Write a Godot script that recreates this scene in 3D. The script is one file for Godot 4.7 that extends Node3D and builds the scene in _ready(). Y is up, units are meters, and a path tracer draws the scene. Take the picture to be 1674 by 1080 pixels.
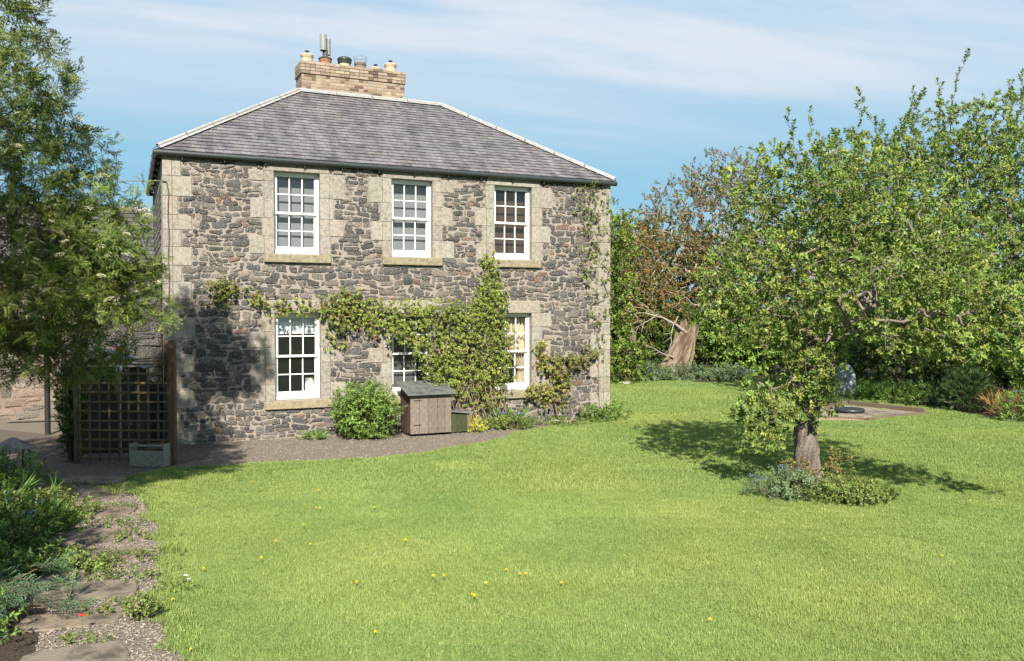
extends Node3D

# ---------------------------------------------------------------- mesh collector
class MB:
	var v := PackedVector3Array()
	var n := PackedVector3Array()
	var c := PackedColorArray()
	func tri(a: Vector3, b: Vector3, d: Vector3, col: Color) -> void:
		var m := (b - a).cross(d - a).normalized()
		if m == Vector3.ZERO: m = Vector3.UP
		v.append(a); v.append(d); v.append(b)
		n.append(m); n.append(m); n.append(m)
		c.append(col); c.append(col); c.append(col)
	func trin(a: Vector3, b: Vector3, d: Vector3, na: Vector3, nb: Vector3, nd: Vector3, ca: Color, cb: Color, cd: Color) -> void:
		v.append(a); v.append(d); v.append(b)
		n.append(na); n.append(nd); n.append(nb)
		c.append(ca); c.append(cd); c.append(cb)
	func quad(a: Vector3, b: Vector3, d: Vector3, e: Vector3, col: Color) -> void:
		tri(a, b, d, col); tri(a, d, e, col)
	func box(p: Vector3, s: Vector3, col: Color, B := Basis.IDENTITY) -> void:
		var x := B.x * s.x * 0.5
		var y := B.y * s.y * 0.5
		var z := B.z * s.z * 0.5
		quad(p - x - y + z, p + x - y + z, p + x + y + z, p - x + y + z, col)
		quad(p + x - y - z, p - x - y - z, p - x + y - z, p + x + y - z, col)
		quad(p + x - y + z, p + x - y - z, p + x + y - z, p + x + y + z, col)
		quad(p - x - y - z, p - x - y + z, p - x + y + z, p - x + y - z, col)
		quad(p - x + y + z, p + x + y + z, p + x + y - z, p - x + y - z, col)
		quad(p - x - y - z, p + x - y - z, p + x - y + z, p - x - y + z, col)
	func cbox(p: Vector3, s: Vector3, ch: float, col: Color, B := Basis.IDENTITY) -> void:   # a box with chamfered edges
		var h := s * 0.5
		var k := minf(ch, minf(h.x, minf(h.y, h.z)) * 0.9)
		for ax in 3:
			var i := (ax + 1) % 3
			var j := (ax + 2) % 3
			for sg in [-1.0, 1.0]:
				var q := []
				for w in [[-1, -1], [1, -1], [1, 1], [-1, 1]]:
					var t := Vector3.ZERO
					t[ax] = sg * h[ax]
					t[i] = w[0] * (h[i] - k)
					t[j] = w[1] * (h[j] - k)
					q.append(p + B * t)
				if sg > 0: quad(q[0], q[1], q[2], q[3], col)
				else: quad(q[3], q[2], q[1], q[0], col)
			for si in [-1.0, 1.0]:
				for sj in [-1.0, 1.0]:
					var e := []
					for w in [[-1, 0], [1, 0], [1, 1], [-1, 1]]:
						var t := Vector3.ZERO
						t[ax] = w[0] * (h[ax] - k)
						t[i] = si * (h[i] if w[1] == 0 else h[i] - k)
						t[j] = sj * (h[j] - k if w[1] == 0 else h[j])
						e.append(p + B * t)
					if si * sj > 0: quad(e[0], e[1], e[2], e[3], col)
					else: quad(e[3], e[2], e[1], e[0], col)
		for sx in [-1.0, 1.0]:
			for sy in [-1.0, 1.0]:
				for sz in [-1.0, 1.0]:
					var a := p + B * Vector3(sx * h.x, sy * (h.y - k), sz * (h.z - k))
					var b := p + B * Vector3(sx * (h.x - k), sy * h.y, sz * (h.z - k))
					var d := p + B * Vector3(sx * (h.x - k), sy * (h.y - k), sz * h.z)
					if sx * sy * sz > 0: tri(a, b, d, col)
					else: tri(a, d, b, col)
	func tube(a: Vector3, b: Vector3, ra: float, rb: float, sides: int, col: Color) -> void:
		var d := (b - a).normalized()
		var x := d.cross(Vector3.UP if absf(d.y) < 0.9 else Vector3.RIGHT).normalized()
		var y := d.cross(x)
		var pc := x
		for i in sides:
			var th := TAU * (i + 1) / sides
			var q := x * cos(th) + y * sin(th)
			trin(a + pc * ra, a + q * ra, b + q * rb, pc, q, q, col, col, col)
			trin(a + pc * ra, b + q * rb, b + pc * rb, pc, q, pc, col, col, col)
			pc = q
	func rod(a: Vector3, b: Vector3, r: float, sides: int, col: Color) -> void:      # a tube with closed ends
		tube(a, b, r, r, sides, col)
		var d := (b - a).normalized()
		var x := d.cross(Vector3.UP if absf(d.y) < 0.9 else Vector3.RIGHT).normalized()
		var y := d.cross(x)
		for i in sides:
			var t0 := TAU * i / sides
			var t1 := TAU * (i + 1) / sides
			tri(a, a + (x * cos(t1) + y * sin(t1)) * r, a + (x * cos(t0) + y * sin(t0)) * r, col)
			tri(b, b + (x * cos(t0) + y * sin(t0)) * r, b + (x * cos(t1) + y * sin(t1)) * r, col)
	func sheet(rows: Array, closed: bool, cols: Array) -> void:       # smooth skin over rows of points; rows run up, points run round to the right
		var nr := rows.size()
		var np: int = rows[0].size()
		var nn := []
		for i in nr:
			var r := PackedVector3Array()
			for j in np:
				var l: int = (j - 1 + np) % np if closed else maxi(j - 1, 0)
				var g: int = (j + 1) % np if closed else mini(j + 1, np - 1)
				var du: Vector3 = rows[i][g] - rows[i][l]
				var dv: Vector3 = rows[mini(i + 1, nr - 1)][j] - rows[maxi(i - 1, 0)][j]
				var nv := du.cross(dv).normalized()
				r.append(nv if nv != Vector3.ZERO else Vector3.UP)
			nn.append(r)
		for i in nr - 1:
			for j in (np if closed else np - 1):
				var g: int = (j + 1) % np
				trin(rows[i][j], rows[i][g], rows[i + 1][g], nn[i][j], nn[i][g], nn[i + 1][g], cols[i][j], cols[i][g], cols[i + 1][g])
				trin(rows[i][j], rows[i + 1][g], rows[i + 1][j], nn[i][j], nn[i + 1][g], nn[i + 1][j], cols[i][j], cols[i + 1][g], cols[i + 1][j])
	func lathe(p: Vector3, prof: Array, sides: int, col: Color) -> void:     # [radius, height] from the bottom up
		var rows := []
		var cols := []
		for q in prof:
			var r := PackedVector3Array()
			var k := PackedColorArray()
			for j in sides:
				var th := -TAU * j / sides
				r.append(p + Vector3(cos(th) * q[0], q[1], sin(th) * q[0]))
				k.append(col)
			rows.append(r); cols.append(k)
		sheet(rows, true, cols)
	func leaf(b: Vector3, d: Vector3, up: Vector3, l: float, w: float, col: Color, bend := 0.12) -> void:
		var s := d.cross(up).normalized()
		var u := s.cross(d).normalized()
		var mid := b + d * l * 0.5 + u * l * bend * 0.4
		var tip := b + d * l - u * l * bend
		var L := b + d * l * 0.48 - s * w * 0.5 + u * (w * 0.16 + l * bend * 0.4)
		var R := b + d * l * 0.48 + s * w * 0.5 + u * (w * 0.16 + l * bend * 0.4)
		tri(b, mid, L, col); tri(L, mid, tip, col)
		tri(b, R, mid, col); tri(R, tip, mid, col)
	func mesh() -> ArrayMesh:
		var m := ArrayMesh.new()
		if v.size() == 0: return m
		var a := []
		a.resize(Mesh.ARRAY_MAX)
		a[Mesh.ARRAY_VERTEX] = v
		a[Mesh.ARRAY_NORMAL] = n
		a[Mesh.ARRAY_COLOR] = c
		m.add_surface_from_arrays(Mesh.PRIMITIVE_TRIANGLES, a)
		return m

class MM:                                                            # many copies of one mesh
	var b := PackedFloat32Array()
	var count := 0
	func add(t: Transform3D, col: Color) -> void:
		var x := t.basis.x
		var y := t.basis.y
		var z := t.basis.z
		var o := t.origin
		b.append_array(PackedFloat32Array([x.x, y.x, z.x, o.x, x.y, y.y, z.y, o.y, x.z, y.z, z.z, o.z, col.r, col.g, col.b, 1.0]))
		count += 1

# ---------------------------------------------------------------- helpers
const P0 := Vector3(-6.566, 0.0, -16.083)         # left foot of the house front
const TURN := 0.42258                             # the front wall is turned 24.2 degrees
var rng := RandomNumberGenerator.new()
var taken := {}
var M := {}
var SP := {}
var wob := FastNoiseLite.new()
var tint_noise := FastNoiseLite.new()

func R(a: float, b: float) -> float: return rng.randf_range(a, b)
func G(x: float, z: float, h := 0.0) -> Vector3: return Vector3(x, h, -z)
func C(r: float, g: float, b: float) -> Color: return Color(r, g, b)
func vary(c: Color, a: float) -> Color:
	var k := R(1.0 - a, 1.0 + a)
	return Color(c.r * k * R(0.96, 1.04), c.g * k, c.b * k * R(0.95, 1.05))
func rdir() -> Vector3:
	var z := R(-1, 1)
	var t := R(0, TAU)
	var r := sqrt(1 - z * z)
	return Vector3(r * cos(t), z, r * sin(t))
func along(d: Vector3, roll: float) -> Basis:                        # a basis whose y axis runs along d
	var y := d.normalized()
	var x := y.cross(Vector3.UP if absf(y.y) < 0.95 else Vector3.RIGHT).normalized()
	var z := x.cross(y)
	return Basis(x, y, z).rotated(y, roll)
func numbered(called: String, parent: Node) -> String:
	var key := str(parent.get_instance_id()) + called
	var k: int = taken.get(key, 0)
	taken[key] = k + 1
	return called if k == 0 else "%s_%03d" % [called, k]
func put(called: String, o: Node3D, parent: Node = self) -> Node3D:
	o.name = numbered(called, parent)
	parent.add_child(o, true)
	return o
func part(called: String, mb, mat: Material, parent: Node = self, label := "") -> MeshInstance3D:
	var o := MeshInstance3D.new()
	o.mesh = mb.mesh() if mb is MB else mb
	o.material_override = mat
	put(called, o, parent)
	if label: o.set_meta("label", label)
	return o
func tag(o: Node3D, label: String, category: String, group := "") -> Node3D:
	o.set_meta("label", label)
	o.set_meta("category", category)
	if group: o.set_meta("group", group)
	return o
func thing(called: String, label: String, category: String, at := Vector3.ZERO, turn := 0.0, group := "") -> Node3D:
	var o := Node3D.new()
	put(called, o)
	o.position = at
	o.rotation.y = turn
	return tag(o, label, category, group)
func struct(o: Node3D) -> Node3D:
	o.set_meta("kind", "structure"); return o
func stuff(o: Node3D) -> Node3D:
	o.set_meta("kind", "stuff"); return o
func many(called: String, mesh: Mesh, mm: MM, mat: Material, parent: Node = self) -> MultiMeshInstance3D:
	var m := MultiMesh.new()
	m.transform_format = MultiMesh.TRANSFORM_3D
	m.use_colors = true
	m.mesh = mesh
	m.instance_count = mm.count
	m.buffer = mm.b
	var o := MultiMeshInstance3D.new()
	o.multimesh = m
	o.material_override = mat
	put(called, o, parent)
	o.set_meta("kind", "stuff")
	return o

func ramp(pts: Array) -> Gradient:
	var g := Gradient.new()
	var offs := PackedFloat32Array()
	var cols := PackedColorArray()
	for p in pts:
		offs.append(p[0])
		cols.append(p[1] if p[1] is Color else Color(p[1], p[1], p[1]))
	g.offsets = offs
	g.colors = cols
	return g
func ntex(seed_: int, freq: float, oct: int, pts: Array, size := 512, kind := FastNoiseLite.TYPE_SIMPLEX_SMOOTH) -> NoiseTexture2D:
	var f := FastNoiseLite.new()
	f.seed = seed_
	f.noise_type = kind
	f.frequency = freq
	f.fractal_octaves = oct
	f.fractal_gain = 0.6
	var t := NoiseTexture2D.new()
	t.width = size
	t.height = size
	t.seamless = true
	t.noise = f
	t.color_ramp = ramp(pts)
	return t
func mat(rough: float, tex: Texture2D = null, scale := 1.0, relief: Texture2D = null, depth := 0.0, spec := 0.4) -> StandardMaterial3D:
	var m := StandardMaterial3D.new()
	m.vertex_color_use_as_albedo = true
	m.roughness = rough
	m.metallic_specular = spec
	if tex:
		m.albedo_texture = tex
	if relief:
		m.heightmap_enabled = true
		m.heightmap_texture = relief
		m.heightmap_scale = depth
	if tex or relief:
		m.uv1_triplanar = true
		m.uv1_scale = Vector3.ONE * scale
	return m
func leafmat(back: float, rough := 0.5, tint := Color(0.6, 0.8, 0.25)) -> StandardMaterial3D:
	var m := mat(rough, null, 1.0, null, 0.0, 0.35)
	m.backlight_enabled = true
	m.backlight = Color(tint.r, tint.g, tint.b) * back
	return m

# ---------------------------------------------------------------- start
func _ready() -> void:
	rng.seed = 20240611
	wob.seed = 5; wob.frequency = 0.9
	tint_noise.seed = 9; tint_noise.frequency = 0.55; tint_noise.fractal_octaves = 3
	camera_and_light()
	materials()
	sprigs()
	grounds()
	house()
	outhouses()
	yard()
	trees()
	wall_plants()
	beds()
	flowers()

func camera_and_light() -> void:
	var cam := Camera3D.new()
	cam.name = "camera"
	cam.fov = 42.35
	cam.near = 0.05
	cam.far = 900.0
	cam.position = Vector3(0, 2.57, 0)
	cam.rotation.x = -atan(35.0 / 1394.0)
	add_child(cam)
	cam.current = true
	var sun := DirectionalLight3D.new()
	sun.name = "sun"
	add_child(sun)
	var to_sun := Vector3(0.08, 0.78, 1.0)                             # behind the camera, a little to the right, 38 degrees up
	sun.look_at_from_position(to_sun, Vector3.ZERO)
	sun.light_energy = 1.6
	sun.light_color = Color(1.0, 0.965, 0.91)
	sun.light_angular_distance = 0.53
	sun.shadow_enabled = true
	sun.sky_mode = DirectionalLight3D.SKY_MODE_LIGHT_ONLY
	var we := WorldEnvironment.new()
	we.name = "environment"
	var e := Environment.new()
	e.background_mode = Environment.BG_SKY
	e.tonemap_mode = Environment.TONE_MAPPER_LINEAR
	e.tonemap_exposure = 2.15
	e.sdfgi_enabled = true
	e.ssao_enabled = true
	e.ssil_enabled = true
	var sky := Sky.new()
	var pm := PanoramaSkyMaterial.new()
	pm.panorama = ImageTexture.create_from_image(sky_image())
	sky.sky_material = pm
	e.sky = sky
	we.environment = e
	add_child(we)

func sky_image() -> Image:                                           # blue air, paler low down, with thin drawn-out cirrus
	var w := 2048
	var h := 1024
	var im := Image.create(w, h, false, Image.FORMAT_RGBF)
	var n1 := FastNoiseLite.new()
	n1.seed = 31; n1.frequency = 0.16; n1.fractal_octaves = 5; n1.fractal_gain = 0.52
	n1.domain_warp_enabled = true; n1.domain_warp_amplitude = 2.0; n1.domain_warp_frequency = 0.18
	var n2 := FastNoiseLite.new()
	n2.seed = 77; n2.frequency = 0.55; n2.fractal_octaves = 5; n2.fractal_gain = 0.6
	var top := Vector3(0.055, 0.15, 0.31)
	var mid := Vector3(0.13, 0.275, 0.378)
	var low := Vector3(0.25, 0.36, 0.405)
	var white := Vector3(0.365, 0.39, 0.43)
	var ground := Color(0.11, 0.13, 0.07)
	for y in h:
		var el := (0.5 - (y + 0.5) / h) * PI
		if el < 0:
			im.fill_rect(Rect2i(0, y, w, h - y), ground)
			break
		var s := sin(el)
		var base := low.lerp(mid, smoothstep(0.0, 0.16, s)).lerp(top, smoothstep(0.12, 0.9, s))
		var k := 1.0 / (s + 0.07)
		var cs := cos(el) * k
		for x in w:
			var az := ((x + 0.5) / w - 0.5) * TAU
			var px := sin(az) * cs
			var pz := cos(az) * cs
			var a := px * 0.94 + pz * 0.34
			var b := pz * 0.94 - px * 0.34
			var veil := n1.get_noise_2d(a * 0.45, b * 1.3)
			var fib := n2.get_noise_2d(a * 0.5, b * 2.4)
			var d := smoothstep(-0.42, 0.42, veil + fib * 0.25) * 0.85 + smoothstep(0.0, 0.55, fib) * 0.3
			d *= smoothstep(0.11, 0.32, s) * 0.90 + 0.10
			var q := base.lerp(white, clampf(d, 0.0, 0.9))
			im.set_pixel(x, y, Color(q.x, q.y, q.z))
	return im

func materials() -> void:
	var fine := ntex(1, 0.022, 4, [[0.0, 0.76], [0.5, 0.96], [1.0, 1.08]])
	var grit := ntex(2, 0.12, 4, [[0.0, 0.62], [0.5, 0.94], [1.0, 1.15]])
	var rough := ntex(12, 0.05, 5, [[0.0, 0.45], [0.5, 0.92], [1.0, 1.25]])
	var cloudy := ntex(3, 0.012, 5, [[0.0, 0.55], [0.5, 0.95], [1.0, 1.15]])
	var bump := ntex(4, 0.06, 5, [[0.0, 0.0], [1.0, 1.0]])
	var woodg := ntex(5, 0.035, 5, [[0.0, 0.38], [0.45, 0.88], [1.0, 1.25]])
	var lich := ntex(6, 0.045, 4, [[0.0, 0.0], [0.76, 0.0], [0.82, 0.5], [1.0, 0.7]], 512, FastNoiseLite.TYPE_SIMPLEX)
	var spots := ntex(16, 0.05, 5, [[0.0, 0.0], [0.71, 0.0], [0.78, 0.5], [1.0, 0.75]], 512, FastNoiseLite.TYPE_SIMPLEX)
	var white := Image.create(8, 8, false, Image.FORMAT_RGB8)
	white.fill(Color(0.80, 0.79, 0.74))
	var whitet := ImageTexture.create_from_image(white)
	M.stone = mat(0.9, rough, 1.1, bump, 1.3)
	M.sand = mat(0.9, fine, 0.7, bump, 0.25)
	M.mortar = mat(0.95, grit, 1.1, bump, 1.6)
	for k in [M.stone, M.sand]:
		k.detail_enabled = true
		k.detail_albedo = whitet
		k.detail_mask = lich
		k.detail_uv_layer = BaseMaterial3D.DETAIL_UV_2
		k.uv2_triplanar = true
		k.uv2_scale = Vector3.ONE * 0.85
	M.stone.detail_mask = spots
	M.slate = mat(0.55, cloudy, 0.35, bump, 0.25, 0.5)
	M.lead = mat(0.6, fine, 1.0, bump, 0.1)
	M.brick = mat(0.9, grit, 1.6, bump, 0.5)
	M.plain = mat(0.7, fine, 1.0)
	M.paint = mat(0.35, null, 1.0, null, 0.0, 0.5)
	M.iron = mat(0.4, fine, 2.0, null, 0.0, 0.5)
	M.wood = mat(0.85, woodg, 1.0, woodg, 0.4)
	M.wood.uv1_scale = Vector3(7.0, 0.5, 7.0)
	M.woodh = mat(0.85, woodg, 1.0, woodg, 0.3)
	M.woodh.uv1_scale = Vector3(0.5, 7.0, 7.0)
	M.bark = mat(0.95, grit, 1.0, bump, 3.0)
	M.bark.uv1_scale = Vector3(2.2, 0.8, 2.2)
	M.twig = mat(0.9)
	M.pebble = mat(0.85)
	M.soil = mat(1.0, grit, 0.8, bump, 3.0)
	M.turf = mat(1.0, fine, 0.7, bump, 2.0)
	M.flag = mat(0.9, cloudy, 0.5, bump, 0.6)
	M.concrete = mat(0.9, cloudy, 0.6, bump, 0.5)
	M.cloth = mat(0.9)
	M.petal = leafmat(0.3, 0.6, Color(1, 1, 1))
	M.leaf = leafmat(0.75, 0.42)
	M.shrub = leafmat(0.6, 0.4)
	M.grass = leafmat(0.8, 0.5)
	M.plaster = mat(0.95)
	M.glass = StandardMaterial3D.new()
	M.glass.transparency = BaseMaterial3D.TRANSPARENCY_ALPHA
	M.glass.albedo_color = Color(0.9, 0.95, 0.93, 0.012)
	M.glass.roughness = 0.02
	M.glass.metallic_specular = 0.5

func sprigs() -> void:
	SP.apple = leafy_sprig(0.10, 10, 0.076, 0.042, [C(0.19, 0.265, 0.06), C(0.15, 0.22, 0.05), C(0.23, 0.29, 0.078), C(0.22, 0.24, 0.08), C(0.135, 0.20, 0.045)])
	SP.shrub = leafy_sprig(0.12, 9, 0.085, 0.036, [C(0.125, 0.205, 0.04), C(0.095, 0.17, 0.03), C(0.16, 0.245, 0.055)])
	SP.bronze = leafy_sprig(0.16, 9, 0.075, 0.055, [C(0.20, 0.15, 0.055), C(0.23, 0.165, 0.06), C(0.16, 0.155, 0.05), C(0.23, 0.145, 0.055)])
	SP.broad = leafy_sprig(0.20, 10, 0.11, 0.065, [C(0.12, 0.19, 0.03), C(0.09, 0.155, 0.025), C(0.16, 0.23, 0.045)])
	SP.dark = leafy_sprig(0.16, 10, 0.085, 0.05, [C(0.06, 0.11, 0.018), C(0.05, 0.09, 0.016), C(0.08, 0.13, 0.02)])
	SP.vine = leafy_sprig(0.08, 7, 0.07, 0.055, [C(0.20, 0.245, 0.055), C(0.165, 0.215, 0.045), C(0.24, 0.28, 0.07), C(0.19, 0.20, 0.05), C(0.22, 0.19, 0.055)])
	SP.red = leafy_sprig(0.07, 6, 0.06, 0.045, [C(0.16, 0.12, 0.04), C(0.14, 0.17, 0.04), C(0.19, 0.125, 0.05)])
	SP.herb = leafy_sprig(0.05, 8, 0.042, 0.026, [C(0.14, 0.20, 0.045), C(0.17, 0.235, 0.06), C(0.11, 0.16, 0.035), C(0.17, 0.16, 0.05)])
	SP.grey = leafy_sprig(0.10, 10, 0.055, 0.018, [C(0.16, 0.22, 0.11), C(0.13, 0.19, 0.09), C(0.18, 0.25, 0.12)])
	SP.euph = leafy_sprig(0.05, 9, 0.03, 0.02, [C(0.42, 0.42, 0.03), C(0.36, 0.40, 0.04), C(0.48, 0.46, 0.04)])
	SP.blade = blade_sprig(9, 0.30, 0.018, [C(0.11, 0.20, 0.04), C(0.14, 0.23, 0.05)])
	SP.fern = blade_sprig(7, 0.55, 0.02, [C(0.30, 0.17, 0.07), C(0.38, 0.24, 0.11), C(0.24, 0.12, 0.05)])
	SP.conifer = blade_sprig(12, 0.14, 0.008, [C(0.05, 0.085, 0.03), C(0.07, 0.11, 0.035)])
	SP.juniper = juniper_sprig()
	SP.rowan = rowan_sprig()
	SP.corymb = corymb()
	SP.cream = blossom(8, 0.014, 0.06, [C(0.66, 0.62, 0.30), C(0.7, 0.68, 0.55)])
	SP.blue = blossom(10, 0.014, 0.06, [C(0.16, 0.20, 0.55), C(0.22, 0.28, 0.62), C(0.25, 0.3, 0.5)])

func leafy_sprig(stem: float, count: int, l: float, w: float, cols: Array) -> ArrayMesh:
	var m := MB.new()
	var tw := C(0.10, 0.08, 0.05)
	m.tube(Vector3.ZERO, Vector3(0, stem, 0), 0.0028, 0.0015, 3, tw)
	for i in count:
		var t := float(i) / (count - 1)
		var a := i * 2.4 + R(-0.4, 0.4)
		var out := Vector3(cos(a), R(0.15, 0.9) + t * 0.6, sin(a)).normalized()
		var k := R(0.65, 1.15)
		m.leaf(Vector3(0, stem * t, 0), out, Vector3(R(-0.4, 0.4), 1, R(-0.4, 0.4)), l * k, w * k, vary(cols[i % cols.size()], 0.18), R(0.0, 0.3))
	return m.mesh()

func blade_sprig(count: int, l: float, w: float, cols: Array) -> ArrayMesh:
	var m := MB.new()
	for i in count:
		var a := i * 2.4 + R(-0.4, 0.4)
		var o := Vector3(cos(a), 0, sin(a))
		var lean := R(0.15, 0.75)
		var s := Vector3(-o.z, 0, o.x) * w * 0.5
		var p := o * 0.012
		var q := p + (Vector3.UP + o * lean * 0.5) * l * 0.5 * R(0.8, 1.1)
		var t := q + (Vector3.UP * (1.0 - lean * 0.6) + o * lean * 1.2) * l * 0.5 * R(0.7, 1.1)
		var col := vary(cols[i % cols.size()], 0.18)
		m.quad(p - s, p + s, q + s * 0.8, q - s * 0.8, col)
		m.tri(q - s * 0.8, q + s * 0.8, t, col)
	return m.mesh()

func juniper_sprig() -> ArrayMesh:
	var m := MB.new()
	for k in 9:
		var t := k / 9.0
		for sd in [-1.0, 1.0]:
			var b := Vector3(0, t * 0.32, 0)
			var d := Vector3(sd * 0.7, 0.75, R(-0.25, 0.25)).normalized()
			var l := 0.12 * (1.1 - t) + 0.02
			for j in 6:
				var p := b + d * l * j / 6.0
				m.leaf(p, (d + Vector3(R(-0.7, 0.7), R(-0.3, 0.5), R(-0.7, 0.7))).normalized(), Vector3(0, 0.2, 1), 0.028, 0.008, vary(C(0.10, 0.165, 0.085), 0.25))
	m.tube(Vector3.ZERO, Vector3(0, 0.33, 0), 0.003, 0.001, 3, C(0.12, 0.09, 0.05))
	return m.mesh()

func rowan_sprig() -> ArrayMesh:
	var m := MB.new()
	var cols := [C(0.105, 0.145, 0.03), C(0.085, 0.12, 0.025), C(0.135, 0.17, 0.042)]
	for k in 5:
		var a := k * 2.4 + R(-0.3, 0.3)
		var d := Vector3(cos(a), R(0.1, 0.8), sin(a)).normalized()
		var up := (Vector3.UP - d * d.y).normalized()
		var s := d.cross(up)
		var l := R(0.12, 0.17)
		var col := vary(cols[k % 3], 0.2)
		for j in 6:
			var p := d * l * (0.22 + 0.72 * j / 6.0) - up * 0.02 * j / 6.0
			for sd in [-1.0, 1.0]:
				m.leaf(p, (s * sd + d * 0.45 - up * R(0.0, 0.35)).normalized(), up, 0.046 * R(0.85, 1.1), 0.017, vary(col, 0.1), 0.1)
		m.leaf(d * l * 0.93, d, up, 0.045, 0.017, col)
	return m.mesh()

func corymb() -> ArrayMesh:
	var m := MB.new()
	for i in 34:
		var a := i * 2.4
		var r := 0.05 * sqrt(i / 34.0)
		var p := Vector3(cos(a) * r, 0.03 - r * r * 6.0 + R(-0.004, 0.004), sin(a) * r)
		for k in 2:
			m.leaf(p - Vector3(0.006, 0, 0.006).rotated(Vector3.UP, k * 1.6), Vector3(1, R(-0.3, 0.3), 1).rotated(Vector3.UP, k * 1.6).normalized(), Vector3.UP, 0.017, 0.012, vary(C(0.48, 0.48, 0.30), 0.18))
	return m.mesh()

func blossom(count: int, size: float, spread: float, cols: Array) -> ArrayMesh:
	var m := MB.new()
	for i in count:
		var p := Vector3(R(-spread, spread), R(0, spread * 0.7), R(-spread, spread))
		for k in 5:
			var a := TAU * k / 5 + i
			m.leaf(p, Vector3(cos(a), 0.25, sin(a)).normalized(), Vector3.UP, size, size * 0.9, vary(cols[i % cols.size()], 0.15), 0.0)
	return m.mesh()

# ---------------------------------------------------------------- ground
var lawn_poly := PackedVector2Array()
var gravel_poly := PackedVector2Array()

func flat(poly: PackedVector2Array, y: float, col: Color, mb: MB) -> void:      # poly in (x, metres ahead)
	var ix := Geometry2D.triangulate_polygon(poly)
	for k in range(0, ix.size(), 3):
		var a := poly[ix[k]]
		var b := poly[ix[k + 1]]
		var d := poly[ix[k + 2]]
		var p := [G(a.x, a.y, y), G(b.x, b.y, y), G(d.x, d.y, y)]
		if (p[1] - p[0]).cross(p[2] - p[0]).y < 0:
			var s = p[1]
			p[1] = p[2]
			p[2] = s
		mb.tri(p[0], p[1], p[2], col)

func smooth_line(pts: Array) -> PackedVector2Array:
	var cv := Curve2D.new()
	for i in pts.size():
		var t: Vector2 = (pts[mini(i + 1, pts.size() - 1)] - pts[maxi(i - 1, 0)]) * 0.17
		cv.add_point(pts[i], -t, t)
	return cv.tessellate(4, 3.0)

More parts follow.
